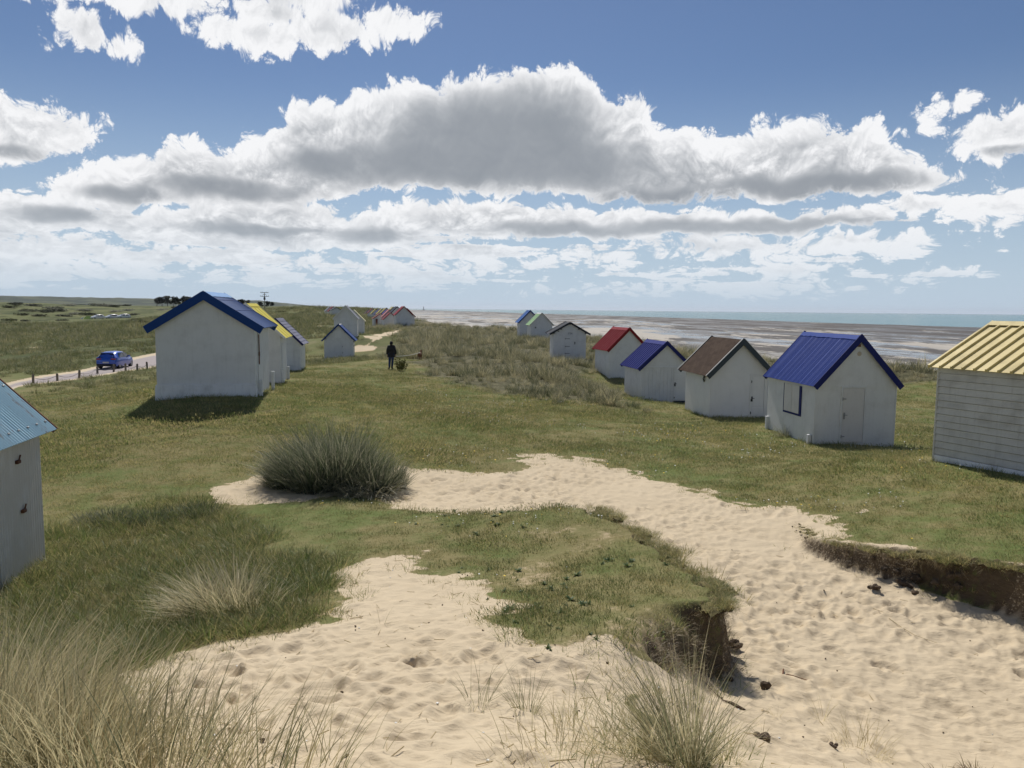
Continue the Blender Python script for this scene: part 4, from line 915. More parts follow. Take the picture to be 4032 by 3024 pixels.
def scatter(name,xy,z,yaw,scale,protos,tiltx=None,tilty=None,parent=None):
    n=len(xy); me=bpy.data.meshes.new(name); me.vertices.add(n)
    me.vertices.foreach_set('co',np.stack([xy[:,0],xy[:,1],z],1).astype(np.float32).ravel())
    rot=np.stack([tiltx if tiltx is not None else rng.normal(0,.08,n),tilty if tilty is not None else rng.normal(0,.08,n),yaw],1)
    a=me.attributes.new('rot','FLOAT_VECTOR','POINT'); a.data.foreach_set('vector',rot.astype(np.float32).ravel())
    a=me.attributes.new('scl','FLOAT','POINT'); a.data.foreach_set('value',scale.astype(np.float32))
    a=me.attributes.new('pick','INT','POINT'); a.data.foreach_set('value',rng.integers(0,len(protos),n).astype(np.int32)); me.update()
    o=link(name,me); o['kind']='stuff'
    col=bpy.data.collections.new(name+'_kinds')
    for i,p in enumerate(protos): col.objects.link(bpy.data.objects.new('%s_kind_%02d'%(name,i),p))
    nt=bpy.data.node_groups.new(name+'_scatter','GeometryNodeTree'); nt.interface.new_socket('Geometry',in_out='INPUT',socket_type='NodeSocketGeometry'); nt.interface.new_socket('Geometry',in_out='OUTPUT',socket_type='NodeSocketGeometry')
    N_=nt.nodes; gi=N_.new('NodeGroupInput'); go=N_.new('NodeGroupOutput'); ip=N_.new('GeometryNodeInstanceOnPoints'); ci=N_.new('GeometryNodeCollectionInfo'); ci.inputs['Collection'].default_value=col; ci.inputs['Separate Children'].default_value=True; ci.inputs['Reset Children'].default_value=True
    def na(nm,t):
        q=N_.new('GeometryNodeInputNamedAttribute'); q.data_type=t; q.inputs['Name'].default_value=nm; return q.outputs['Attribute']
    lk=nt.links.new; lk(gi.outputs[0],ip.inputs['Points']); lk(ci.outputs[0],ip.inputs['Instance']); ip.inputs['Pick Instance'].default_value=True
    e2r=N_.new('FunctionNodeEulerToRotation'); lk(na('rot','FLOAT_VECTOR'),e2r.inputs[0]); lk(e2r.outputs[0],ip.inputs['Rotation']); lk(na('scl','FLOAT'),ip.inputs['Scale']); lk(na('pick','INT'),ip.inputs['Instance Index']); lk(ip.outputs[0],go.inputs[0])
    md=o.modifiers.new('scatter','NODES'); md.node_group=nt; return o
def polar(n,r0,r1,p=1.0,a0=-37,a1=37):
    """random points, denser close to the camera's dune"""
    u=U(0,1,n); e=2-p
    r=(r0**e+u*(r1**e-r0**e))**(1/e) if abs(e)>1e-6 else r0*(r1/r0)**u
    a=np.radians(U(a0,a1,n)); return np.stack([r*np.sin(a),r*np.cos(a)],1)
def grid_at(A,x,y):
    r=np.clip(np.hypot(x,y),rad[0],rad[-1]*.99); a=np.arctan2(x,y); i=np.clip(np.searchsorted(rad,r)-1,0,NR-2); j=np.clip(np.searchsorted(ang,a)-1,0,NA-2); return A[i,j]
def clear_of_huts(x,y,m=.12):
    ok=np.ones(x.shape,bool)
    for k,(hx,hy,hz,yaw,w,l,*_r) in HUT.items():
        c,s=math.cos(R(yaw)),math.sin(R(yaw)); dx,dy=x-hx,y-hy; a=dx*c+dy*s; b=-dx*s+dy*c; ok&=~((np.abs(a)<w/2+m)&(b>-m)&(b<l+m))
    return ok
def place(n,r0,r1,p,cond,**k):
    q=polar(n,r0,r1,p,**k); x,y=q[:,0],q[:,1]; q=q[cond(x,y)&clear_of_huts(x,y)&(grid_at(GS,x,y)<7)]; return q
# short turf
turf=[tuft('turf_%d'%i,110,.26,(.02,.055),(.004,.008),(.2,.9),(.2,.9),(t,.28),GL,3) for i,t in enumerate((.15,.3,.42,.6,.8,.35))]
lawn=lambda x,y:(rng.uniform(0,1,x.shape)>grid_at(thinb,x,y)*1.15)&(grid_at(SD,x,y)<-.02)&(grid_at(MM,x,y)<.5)&(grid_at(stp,x,y)<.3)&(grid_at(RD,x,y)<-.4)&(x>-30)
lawn_far=lambda x,y: lawn(x,y)&(rng.uniform(0,1,x.shape)>(np.hypot(x,y)-30)/42)
q=place(52000,3.5,72,1.05,lawn_far); n=len(q)
pt=fbm(q[:,0],q[:,1],2.6,4,401)
o=scatter('lawn_grass',q,zg(q[:,0],q[:,1]),U(0,6.28,n),U(.7,1.5,n)*(1+.8*np.clip(pt,-.3,.5))*np.clip(np.hypot(q[:,0],q[:,1])/14,.85,1.9),turf)
# trampled fringe where turf meets sand
thin=[tuft('fringe_%d'%i,14,.10,(.05,.16),(.003,.006),(.3,1.2),(.2,1.2),(t,.25),GL,3) for i,t in enumerate((.1,.35,.7,.9))]
edge=lambda x,y:(np.abs(grid_at(SD,x,y)+.02)<.55*rng.uniform(0,1,x.shape)**1.5)&(grid_at(stp,x,y)<.5)
q=place(16000,3,26,1.3,edge); n=len(q); scatter('sand_edge_grass',q,zg(q[:,0],q[:,1]),U(0,6.28,n),U(.5,1.3,n),thin)
# leggy grass in the hollow to the left and over the bank
rank=[tuft('rank_%d'%i,60,.22,(.08,.28),(.004,.008),(.25,1.0),(.3,1.1),(t,.3),GL,4,wind=(-.15,-.05)) for i,t in enumerate((.02,.1,.25,.5,.8))]
HOL=poly_px([(180,2080),(420,2010),(800,1960),(900,2010),(960,2080),(1080,2130),(1250,2180),(1260,2300),(1200,2430),(1000,2480),(700,2560),(420,2640),(200,2600),(100,2400),(230,2200)])
def hollow(x,y): a,_=sd_poly(x,y,HOL); return (a+fbm(x,y,1.0,3,410)*.8>0)&(grid_at(SD,x,y)<-.02)
q=place(5200,5,20,1.1,hollow,a0=-37,a1=-5); n=len(q); scatter('hollow_grass',q,zg(q[:,0],q[:,1]),U(0,6.28,n),U(.6,1.35,n),rank)
def bank(x,y): return (grid_at(SD,x,y)<.05)&(x>-1.2)&(x<3)&(y<14)&(y>4)&(rng.uniform(0,1,x.shape)<np.clip((x+1.5)/4,0,1)*.8+.08)
q=place(2600,4.5,14,1.2,bank); n=len(q); scatter('bank_grass',q,zg(q[:,0],q[:,1]),U(0,6.28,n),U(.2,.5,n),rank)
# marram of the dune strip, trampled along the dog's lead
_a,_b=hit(1541,1453),hit(1653,1416)
def leadgap(x,y): return np.abs(sd_line(x,y,[(_a.x+.2,_a.y-3),(_a.x+.3,_a.y-.2),(_b.x,_b.y-.3)]))
mv=[tuft('marram_%d'%i,60,.26,(.45,1.05),(.014,.024),(.15,.75),(.2,1.0),(t,.36),GDM,4,wind=(-.12,-.08)) for i,t in enumerate((.05,.15,.25,.4,.6,.2,.9))]
mc=lambda x,y:(grid_at(MM,x,y)>-.3)&(grid_at(SD,x,y)<.0)&(fbm(x,y,5,3,420)>-.34)&(leadgap(x,y)>1.25)
q=place(15000,25,135,1.0,mc); n=len(q); sz=np.clip(.85+1.0*fbm(q[:,0],q[:,1],6,3,421),.45,1.35)*U(.7,1.25,n)*np.clip(grid_at(MM,q[:,0],q[:,1])/2.5+.5,.45,1.0)
scatter('marram_grass',q,zg(q[:,0],q[:,1]),U(0,6.28,n),sz,mv)
# rough meadow and dunes to the left, behind the huts
gv=[tuft('meadow_%d'%i,60,.42,(.16,.48),(.014,.026),(.2,.9),(.2,.9),(t,.25),GG,3,wind=(-.1,0)) for i,t in enumerate((.1,.2,.3,.5,.7,.15))]
me_=lambda x,y:(grid_at(MM,x,y)<.3)&(grid_at(SD,x,y)<-.3)&(grid_at(RD,x,y)<-.6)&((x<-30)|(np.hypot(x+2,y-24)>34))&(fbm(x,y,9,3,430)>-.3)
q=place(17000,34,330,1.25,me_,a1=10); n=len(q); scatter('meadow_grass',q,zg(q[:,0],q[:,1]),U(0,6.28,n),U(.6,1.5,n)*np.clip(np.hypot(q[:,0],q[:,1])/70,.8,2.6),gv)
# grass hanging over the broken bank, and torn roots down its face
hang=[tuft('hang_%d'%i,22,.10,(.05,.15),(.004,.007),(.6,1.6),(.6,1.6),(t,.25),GD,4) for i,t in enumerate((.1,.4,.7))]
fc_=lambda x,y:(grid_at(stp,x,y)>.25)&(y>4)
q=place(90000,4.5,14,1.3,fc_,a0=-8); n=len(q); 
if n>650: q=q[:650]; n=650
scatter('bank_thatch',q,zg(q[:,0],q[:,1])-.01,U(0,6.28,n),U(.5,1.2,n),hang)
# torn turf lip: sods overhanging the broken edges, with roots below
def lip(px):
    P=[Vector(at(u,v,z)[:2]).to_3d() for u,v,z,w in px]; out=[]
    for a,b in zip(P[:-1],P[1:]):
        L_=(b-a).length; n=max(1,int(L_/.085)); nrm=Vector((b.y-a.y,-(b.x-a.x),0)).normalized()
        for k in range(n): out.append((a.lerp(b,(k+random.random())/n),nrm))
    return out
def sod_material():
    m,g,b=mat('turf_sod'); P=coord(g); n=g.noise(P,16,5,.7); n2=g.noise(P,60,3,.7); nz=g.sep(g.new('ShaderNodeNewGeometry').outputs['Normal'])[2]
    soil=g.mix(n,(.035,.026,.017,1),(.16,.12,.08,1)); top=g.mix(n2,(.085,.085,.03,1),(.29,.235,.12,1))
    g.put(b.inputs['Base Color'],g.mix(g.ss(g.m('ADD',nz,g.m('MULTIPLY',n,.5)),.45,.85),soil,top)); b.inputs['Roughness'].default_value=.95; b.inputs['Specular IOR Level'].default_value=.1; bump(g,b,g.m('ADD',n,g.m('MULTIPLY',n2,.5)),.03,.9); return m
sodm=sod_material(); LIPP=[]
r_=random.Random(21); mb=MB(); mc_=MB()
for seq,side in ((QP[3:10],1),(QP[16:28],1)):
    for p,nv in lip(seq):
        if p.length>16 or p.y<3: continue
        sdv,_=sd_poly(np.array([p.x+nv.x*.05]),np.array([p.y+nv.y*.05]),QPOLY); ins=nv if sdv[0]>0 else -nv
        o_=-ins*.30; zt=z1(p.x+o_.x,p.y+o_.y); zl=z1(p.x+ins.x*.25,p.y+ins.y*.25)
        if zt-zl<.08 or r_.random()<.38: continue
        off=r_.uniform(-.12,.07); c=p+ins*off; k=min(1.0,(zt-zl)/.5)*r_.uniform(.6,1.25)
        mb.ball((c.x,c.y,zt-.055*k),(.11*k*r_.uniform(.5,1.5),.11*k*r_.uniform(.5,1.5),.055*k*r_.uniform(.6,1.3)),2,.30,r_); LIPP.append((c.x+ins.x*.05,c.y+ins.y*.05,zt,math.atan2(ins.x,ins.y),k))
        for _ in range(2):
            if r_.random()<.6: q=p+ins*r_.uniform(-.08,.10); f=r_.uniform(.15,.75); e_=r_.uniform(.5,1.1); mc_.ball((q.x,q.y,zl+(zt-zl)*f),(.075*k*e_,.075*k*e_,.06*k*e_),2,.32,r_)
o=mb.build('turf_lip',sodm); o['kind']='stuff'
o=mc_.build('bank_crumbs',painted('bank_soil',(.085,.064,.043),.95,.5,(.03,.022,.015),streak=False,scale=5)); o['kind']='stuff'
LP=np.array(LIPP)
def lipscatter(name,protos,n,sc0,sc1,dz,jit):
    i=rng.integers(0,len(LP),n); xy=LP[i,:2]+rng.normal(0,jit,(n,2)); 
    return scatter(name,xy,LP[i,2]+dz,U(0,6.28,n),U(sc0,sc1,n)*LP[i,4],protos)
lipscatter('lip_grass',[tuft('lipg_%d'%i,26,.07,(.06,.17),(.003,.006),(.3,1.5),(.3,1.4),(t,.3),GL,4) for i,t in enumerate((.2,.45,.7,.9))],1300,.5,1.2,-.015,.09)
lipscatter('lip_roots',[tuft('lipr_%d'%i,12,.05,(.06,.22),(.002,.004),(2.0,2.9),(.0,.5),(t,.3),GD,4) for i,t in enumerate((.1,.4,.6))],520,.6,1.4,-.07,.06)
# low broad-leaved weeds on the bank
def rosette(nm,n_,L,mat_):
    a=U(0,6.28,n_); return blade_mesh(nm,np.zeros((n_,3)),a,U(.7,1.25,n_),U(.2,.7,n_),U(L*.6,L,n_),U(L*.22,L*.34,n_),np.clip(rng.normal(.4,.3,n_),0,1),mat_,3,twist=U(-.2,.2,n_))
ros=[rosette('rosette_%d'%i,16,.075,GW) for i in range(3)]
wd_=lambda x,y:(grid_at(SD,x,y)<.15)&(x>-4)&(x<5)&(y<14)&(fbm(x,y,1.1,3,440)>.12)
q=place(900,4,15,1.1,wd_); n=len(q); scatter('bank_weeds',q,zg(q[:,0],q[:,1]),U(0,6.28,n),U(.4,1.2,n),ros)
# longer grass the mower misses along the foot of the hut walls
foot=[tuft('foot_%d'%i,16,.09,(.08,.24),(.005,.009),(.15,.9),(.2,1.0),(t,.3),GL,4) for i,t in enumerate((.05,.2,.4,.75))]
fp=[]
for k in ('R1','R2','R3','R4','R0','L1','L2','L3','L4','L0','M3'):
    x,y,z,yaw,w,l,*_r=HUT[k]; c,s_=math.cos(R(yaw)),math.sin(R(yaw))
    for _ in range(170 if k in('R2','R3') else 95):
        side=random.random(); o_=random.uniform(.02,.16)
        a,b=(random.uniform(-w/2,w/2),-o_) if side<.5 else ((-w/2-o_) if random.random()<.6 else w/2+o_,random.uniform(0,l))
        fp.append((x+c*a-s_*b,y+s_*a+c*b))
fp=np.array(fp); n=len(fp); pk=fbm(fp[:,0],fp[:,1],.9,2,470); keep=pk>-.22; fp=fp[keep]; n=len(fp); scatter('wall_foot_grass',fp,zg(fp[:,0],fp[:,1]),U(0,6.28,n),U(.5,1.3,n),foot)
# dandelions and daisies
def flower(nm,col,r):
    mb=MB(); n_=7
    mb.add([(0,0,.055)]+[(r*math.sin(k*6.283/n_),r*math.cos(k*6.283/n_),.062) for k in range(n_)],[(0,1+k,1+(k+1)%n_) for k in range(n_)]); mb.tube([(0,0,0),(0,0,.055)],.003,4); return mb.mesh(nm,col)
fy,fw_=painted('petal_yellow',(.72,.50,.02),.7,.0),painted('petal_white',(.80,.80,.76),.7,.0)
fl=lambda x,y:(lawn(x,y))&(fbm(x,y,2.2,3,450)>.17)&(x>-4.5)&(y>7)
q=place(6500,8,38,.9,fl); n=len(q); scatter('wild_flowers',q,zg(q[:,0],q[:,1]),U(0,6.28,n),U(.5,1.0,n)*np.clip(np.hypot(q[:,0],q[:,1])/16,.9,1.4),[flower('dandelion',fy,.022),flower('daisy',fw_,.015),flower('daisy_b',fw_,.018)])
# ---------------------------------------------------------------- single tussocks
def tussock(label,u,v,parts,mat_,name='marram_tussock',xy=None,group='marram tussocks in the foreground'):
    p=hit(u,v) if xy is None else Vector((xy[0],xy[1],z1(*xy)))
    ms=[]
    for (dx,dy,kw) in parts:
        zz=z1(p.x+dx,p.y+dy)-p.z; me=tuft('blades',mat_=mat_,**kw); ms.append((me,Matrix.Translation((dx,dy,zz))))
    me=merge(name,ms,mat_); o=link(name,me,loc=p); return tag(o,label,'grass clump',group)
K=lambda n,rad_,L,W,lean,bend,tone,wind=(0,0),seg=5: dict(n=n,rad_=rad_,L=L,W=W,lean=lean,bend=bend,tone=tone,wind=wind,seg=seg)
big=[]
for i,(dx,dy,sc_) in enumerate([(-.30,.35,1.42),(-.75,.2,1.22),(-.05,-.05,1.40),(.40,.15,1.12),(.75,-.1,.86),(-.95,-.05,.80),(-.45,-.3,1.02),(.1,.5,1.32),(.95,.25,.66),(-1.05,.3,.66)]):
    big.append((dx,dy,K(760,.40,(.62*sc_,1.34*sc_),(.010,.019),(.15,1.10),(.12,.80),(.26,.34),wind=(-.14,-.06))))
big.append((.85,-.42,K(260,.35,(.5,.95),(.012,.020),(.6,1.3),(.7,1.6),(.95,.15)))); big.append((.45,-.5,K(220,.3,(.45,.9),(.012,.020),(.6,1.3),(.7,1.6),(.9,.2))))
tussock('large dark grey green marram tussock standing in the sand path',1330,1925,big,GB)
tussock('pale straw tipped tussock at the edge of the left sand hollow',900,2420,[(0,0,K(400,.27,(.5,.92),(.007,.012),(.2,1.0),(.2,1.0),(.75,.3),wind=(-.30,0))),(-.35,.15,K(300,.26,(.42,.8),(.007,.012),(.2,1.0),(.3,1.1),(.8,.25),wind=(-.35,0))),(.35,-.05,K(160,.25,(.3,.6),(.005,.008),(.3,1.2),(.4,1.2),(.7,.25)))],GM)
for lb,xy,nn,L,tn in [('tall straw coloured marram clump at the left edge of the picture',(-2.95,4.1),620,(.6,1.12),.85),('thick marram clump in the lower left corner below the iron clad hut',(-2.45,3.55),700,(.5,1.0),.8),('leaning marram clump right of the lower left corner',(-1.95,3.35),560,(.4,.85),.75),('loose thin marram clump on the sand at the bottom left',(-1.45,3.05),320,(.35,.72),.65),('sparse straw blades farthest right of the bottom left clumps',(-1.0,3.02),110,(.3,.6),.6)]:
    tussock(lb,0,0,[(0,0,K(int(nn*.8),.30,L,(.0042,.0082),(.1,.62),(.25,.95),(tn,.3),wind=(.10,0))),(-.35,.2,K(nn//2,.28,L,(.0028,.005),(.1,.6),(.25,.9),(tn+.1,.3),wind=(.10,0))),(.2,.3,K(nn//3,.26,(L[0]*.7,L[1]*.7),(.0028,.005),(.2,.8),(.3,1.1),(tn,.3)))],GM,xy=xy)
tussock('upright brown green marram clump at the foot of the broken bank',2690,3010,[(0,0,K(330,.12,(.38,.80),(.0032,.0058),(.15,.8),(.15,.8),(.55,.32),wind=(-.18,.05))),(-.18,.05,K(150,.18,(.3,.6),(.003,.005),(.3,1.1),(.4,1.3),(.65,.25),wind=(-.35,0))),(-.05,-.05,K(160,.15,(.3,.6),(.003,.005),(.7,1.5),(.6,1.5),(.75,.2)))],GM)
for lb,u,v,nn,rd,L,tn in [('small bleached tuft right of the upright marram clump',2850,3000,60,.08,(.2,.5),.75),('wide sprawling dry tuft near the bottom right of the sand',3400,2960,110,.2,(.15,.42),.8),('tuft with brown base on the sand mound',2070,2810,70,.07,(.18,.42),.45),
    ('thin green tuft on the left slope of the mound',1880,2780,40,.10,(.2,.42),.3),('fresh green tuft at the bank turf edge above the mound',2010,2520,60,.12,(.14,.34),.12),('few dry stalks standing in the middle of the right hand sand',3240,2830,14,.06,(.2,.55),.9),
    ('tiny green sprout by the dark clod in the sand',2960,2960,26,.05,(.06,.14),.05),('short pale tuft alone on the sand right of the bank',3060,2830,14,.03,(.08,.2),.95),('thin tuft in the sand strip right of the big tussock',1830,1900,24,.10,(.12,.35),.5),('dry tuft at the right hand end of the big tussock',1600,1975,40,.16,(.12,.35),.75),
    ('sparse blades on the sand left of the mound tuft',1500,2460,8,.05,(.12,.26),.7),('low sprawl of dry grass below the mound',2420,2960,240,.40,(.14,.42),.8),('sprawl of straw at the bottom edge left of the marram clump',2200,3010,160,.35,(.12,.36),.85)]:
    tussock(lb,u,v,[(0,0,K(nn,rd,L,(.0025,.0045),(.15,1.1),(.2,1.1),(tn,.2)))],GM if tn>.2 else GL,name='grass_tuft',group='small tufts in the sand')
for lb,u,v,nn,L,wd,tn in [('dark tuft against the side wall of the blue roofed hut with window',3085,1718,160,(.25,.62),(-.25,0),.25),('dark tuft at the right corner of the blue roofed hut with window',3530,1764,110,(.1,.28),(-.4,-.2),.1),('dark green tuft below the three panel door hut',2480,1600,170,(.2,.5),(0,0),.15)]:
    tussock(lb,u,v,[(0,0,K(nn,.22,L,(.006,.010),(.2,1.0),(.2,.9),(tn,.2),wind=wd))],GB,name='grass_tuft',group='tufts beside the huts')
for lb,u,v in [('dark tuft at the right end of the dark rim in the hollow',790,2020),('low dark tuft on the rim left of it in the hollow',600,2050),('leftmost low dark tuft on the hollow rim',440,2045)]:
    tussock(lb,u,v,[(0,0,K(420,.34,(.12,.36),(.006,.010),(.2,1.0),(.2,.8),(.12,.15),wind=(-.1,0))),(-.4,.0,K(240,.3,(.10,.28),(.006,.010),(.2,1.0),(.2,.8),(.25,.2)))],GB,name='grass_tuft',group='dark tufts on the hollow rim')
# ---------------------------------------------------------------- scrub, trees
def leaf_cloud(mb,c,r,n,size,rs,flat=1.0):
    for _ in range(n):
        while True:
            d=Vector((rs.uniform(-1,1),rs.uniform(-1,1),rs.uniform(-1,1)))
            if .35<d.length<1: break
        p=Vector((c[0]+d.x*r[0],c[1]+d.y*r[1],c[2]+d.z*r[2])); a=Vector((rs.gauss(0,1),rs.gauss(0,1),rs.gauss(0,1)*flat)).normalized(); b=a.orthogonal().normalized(); s=size*rs.uniform(.6,1.4)
        mb.add([(p+a*s)[:],(p+b*s*.6)[:],(p-a*s)[:],(p-b*s*.6)[:]],[(0,1,2,3)])
def leaf_mat(name,a,b_):
    m,g,b=mat(name); n=g.noise(coord(g),.9,3,.6); rnd=g.new('ShaderNodeObjectInfo').outputs['Random']
    g.put(b.inputs['Base Color'],g.mix(g.m('ADD',g.m('MULTIPLY',n,.8),g.m('MULTIPLY',rnd,.35),clamp=True),c4(a),c4(b_))); b.inputs['Roughness'].default_value=.7; b.inputs['Specular IOR Level'].default_value=.2; return m
scrub=leaf_mat('scrub_leaf',(.030,.038,.015),(.085,.090,.036)); pine=leaf_mat('pine_needles',(.012,.020,.010),(.035,.048,.022)); gold=leaf_mat('young_leaf',(.05,.075,.015),(.17,.15,.03)); bark=painted('bark',(.09,.07,.055),.9,.3)
def bush_mesh(i,m_):
    rs=random.Random(100+i); mb=MB()
    for k in range(7): leaf_cloud(mb,(rs.uniform(-.7,.7),rs.uniform(-.5,.5),rs.uniform(.15,.45)),(.55,.5,.38),70,.085,rs)
    return mb.mesh('scrub_bush',m_)
bm_=[bush_mesh(i,scrub) for i in range(4)]
rs=random.Random(5); cnt=0
SCR=[(150,1190,2.2),(230,1196,2),(60,1200,2.4),(30,1212,2),(110,1222,2.2),(180,1230,2.4),(90,1240,2),(215,1225,3.0),(330,1196,2.5),(355,1200,2.2),(390,1203,3),(420,1208,2.6),(450,1210,2.8),(310,1193,3),(470,1196,2.4),(500,1205,2),(260,1245,1.8),(300,1238,2.2),(150,1245,2),(550,1270,2.4),(560,1262,2),(430,1274,1.5),(40,1262,2),(20,1275,1.6),(200,1215,2.6),(280,1205,2.6),(340,1222,2.2),(500,1224,2),(455,1228,2),(530,1240,1.6),(350,1240,2.4),(250,1262,1.4),(100,1265,1.6),(700,1212,2.2),(640,1222,2),(1150,1215,1.6),(1215,1222,1.5),(1260,1212,1.6),(1110,1228,1.4),(1240,1238,1.2),(1190,1232,1.2),(480,1188,2.4),(270,1192,2.2),(135,1206,2.4)]
ORD=['first','second','third','fourth','fifth','sixth','seventh','eighth','ninth','tenth','eleventh','twelfth','thirteenth','fourteenth','fifteenth','sixteenth','seventeenth','eighteenth']
SEEN={}
for u,v,s in sorted(SCR):
    p=hit(u,v); d=math.hypot(p.x,p.y)
    if d<70: continue
    o=link('scrub_bush',bm_[cnt%4]); cnt+=1; k=min(s*d/330,3.2); o.location=(p.x,p.y,p.z-.1); o.scale=(k*1.7,k*1.3,k*.62); o.rotation_euler=(0,0,rs.uniform(0,6.28))
    w_='the grassy skyline left of the pines' if v<1204 and u<620 else 'the dune right of the utility pole' if u>1060 else 'the slope right of the parked white cars' if u>500 else 'the hillside above the parked white cars' if v<1230 and u>240 else 'the left hand meadow slope'
    SEEN[w_]=SEEN.get(w_,-1)+1; tag(o,'dark scrub bush, %s from the left on %s'%(ORD[SEEN[w_]],w_),'bush','scrub bushes on the far dunes')
# pines
def tree_mesh(i,h,cr):
    rs=random.Random(40+i); t=MB(); c=MB(); lean=rs.uniform(-.08,.08)
    t.tube([(0,0,-.5),(lean*h*.3,0,h*.35),(lean*h*.7,.05*h,h*.7)],[.035*h,.026*h,.014*h],6)
    for k in range(15):
        a=rs.uniform(0,6.28); q=rs.uniform(.05,1.0)*cr; z=h*(.84-.10*(q/cr)-.62*rs.random()**1.3); x=lean*h*.6+q*math.sin(a); y=q*math.cos(a)
        t.tube([(lean*h*.5,0,min(z,h*.6)*.8),(x*.6,y*.6,z-.05*h),(x,y,z)],[.014*h,.008*h,.003*h],5,False)
        leaf_cloud(c,(x,y,z),(cr*.5,cr*.5,h*.15),80,.05*h,rs,.6)
    return t.mesh('trunk',bark),c.mesh('crown',pine)
tm=[tree_mesh(i,1.0,.36) for i in range(5)]
def tree(i,u,vb,vt,y,label,group):
    a=aty(u,vb,y); b=aty(u,vt,y); h=b.z-a.z; t=thing('pine_tree',label,'tree',(a.x,y,a.z),rs.uniform(0,6),group)
    s=h*rs.uniform(.95,1.05); wsc=s*rs.uniform(1.0,1.35)
    for me,nm in zip(tm[i%5],('trunk','crown')): o=link(nm,me,t); o.scale=(wsc,wsc,s)
for i,(u,vt) in enumerate([(618,1168),(638,1164),(660,1161),(682,1163),(703,1167),(724,1163),(742,1166),(762,1170),(782,1172)]): tree(i,u,1199,vt,520,'dark umbrella pine, %s from the left in the far clump'%ORD[i],'pines in the far clump')
for i,(u,vb,vt,lb) in enumerate([(952,1206,1177,'lone far pine left of the yellow roof ridge'),(974,1205,1178,'small far pine touching the yellow roof ridge'),(1028,1208,1184,'low far pine left of the utility pole'),(1052,1208,1183,'low far pine right of the utility pole'),(1072,1206,1186,'smallest far pine right of the utility pole')]): tree(i+2,u,vb,vt,480,lb,'lone pines beyond the dunes')
# yellow green shrub beside the walker
def shrub(label,u,v,h,rx,m_,n=260):
    p=hit(u,v); mb=MB(); r_=random.Random(9)
    for k in range(16):
        a=r_.uniform(0,6.28); q=r_.uniform(.1,1)*rx; tp=(q*1.1*math.sin(a),q*1.1*math.cos(a),h*r_.uniform(.6,1.1)); mb.tube([(q*.4*math.sin(a),q*.4*math.cos(a),-.05),tp],[.012,.005],4,False)
        for _ in range(n//16): f=r_.uniform(.25,1.05); leaf_cloud(mb,(q*(.4+.7*f)*math.sin(a),q*(.4+.7*f)*math.cos(a),tp[2]*f),(.07,.07,.07),1,.055,r_)
    o=mb.build('leafy_shrub',m_); o.location=p; return tag(o,label,'bush')
shrub('yellow green leafy shrub beside the walker on the track',1582,1462,.72,.40,gold,420)
# ---------------------------------------------------------------- far land
def far_hills():
    az=np.radians(np.linspace(-44,-12.2,160)); rr=np.linspace(4200,7000,14); X=np.outer(rr,np.sin(az)); Y=np.outer(rr,np.cos(az))
    f=np.sin(np.linspace(0,np.pi,14))[:,None]; side=np.clip((-12.2-np.degrees(az))/6,0,1)[None,:]
    Z=-5+f*side*(58+22*fbm(X,Y,1500,4,500)+9*np.abs(fbm(X,Y,130,3,510))); n=160
    vs=np.stack([X,Y,Z],-1).reshape(-1,3).tolist(); fs=[(i*n+j,i*n+j+1,(i+1)*n+j+1,(i+1)*n+j) for i in range(13) for j in range(n-1)]
    me=bpy.data.meshes.new('hills'); me.from_pydata(vs,[],fs); m,g,b=mat('far_wooded_land'); P=coord(g); g.put(b.inputs['Base Color'],g.mix(g.ss(g.noise(P,.006,4,.6),.42,.6),(.035,.05,.03,1),(.10,.11,.055,1))); b.inputs['Roughness'].default_value=1; b.inputs['Specular IOR Level'].default_value=.05
    me.materials.append(m); o=link('hills',me); o['kind']='structure'
far_hills()
def sea_tower():
    p=aty(1668,1215,3600); t=thing('sea_tower','tiny dark beacon tower on the sea horizon','tower',(p.x,3600,-4.8))
    MB().tube([(0,0,-1),(0,0,2.5),(0,0,3)],[7,5,4.5],10).build('rock_base',M['slate'],t); MB().tube([(0,0,3),(0,0,15)],[1.7,1.2],10).build('tower_shaft',M['slate'],t); MB().tube([(0,0,15),(0,0,17.2)],[1.6,.6],10).build('lantern',M['charcoal'],t)
sea_tower()
# ---------------------------------------------------------------- utility pole
def utility_pole():
    y=300; a=aty(1043,1236,y); b=aty(1043,1151,y); h=b.z-a.z+1.0; t=thing('utility_pole','tall utility pole with cross arms and transformer on the far dunes','utility pole',(a.x,y,a.z-1.0),R(15)); wd=M['post_wood']
    MB().tube([(0,0,0),(0,0,h)],[.17,.12],8).build('pole',wd,t)
    for z,w in((h-.10,1.5),(h-1.55,1.6)):
        c=MB().bbox((-w,-.09,z-.09),(w,.09,z+.09),.01).build('cross_arm',wd,t)
        for x in(-w*.9,-w*.45,w*.45,w*.9): MB().tube([(x,0,z+.08),(x,0,z+.36)],[.06,.07],6).build('insulator',M['charcoal'],c)
    MB().bbox((-.6,-.08,h-.9),(.6,.08,h-.74),.01).build('cross_arm',wd,t)
    MB().bbox((-.36,-.52,h-2.9),(.36,-.05,h-2.0),.03).tube([(-.2,-.3,h-2.0),(-.2,-.3,h-1.7)],.06,6).tube([(.2,-.3,h-2.0),(.2,-.3,h-1.7)],.06,6).build('transformer',M['slate'],t)
utility_pole()
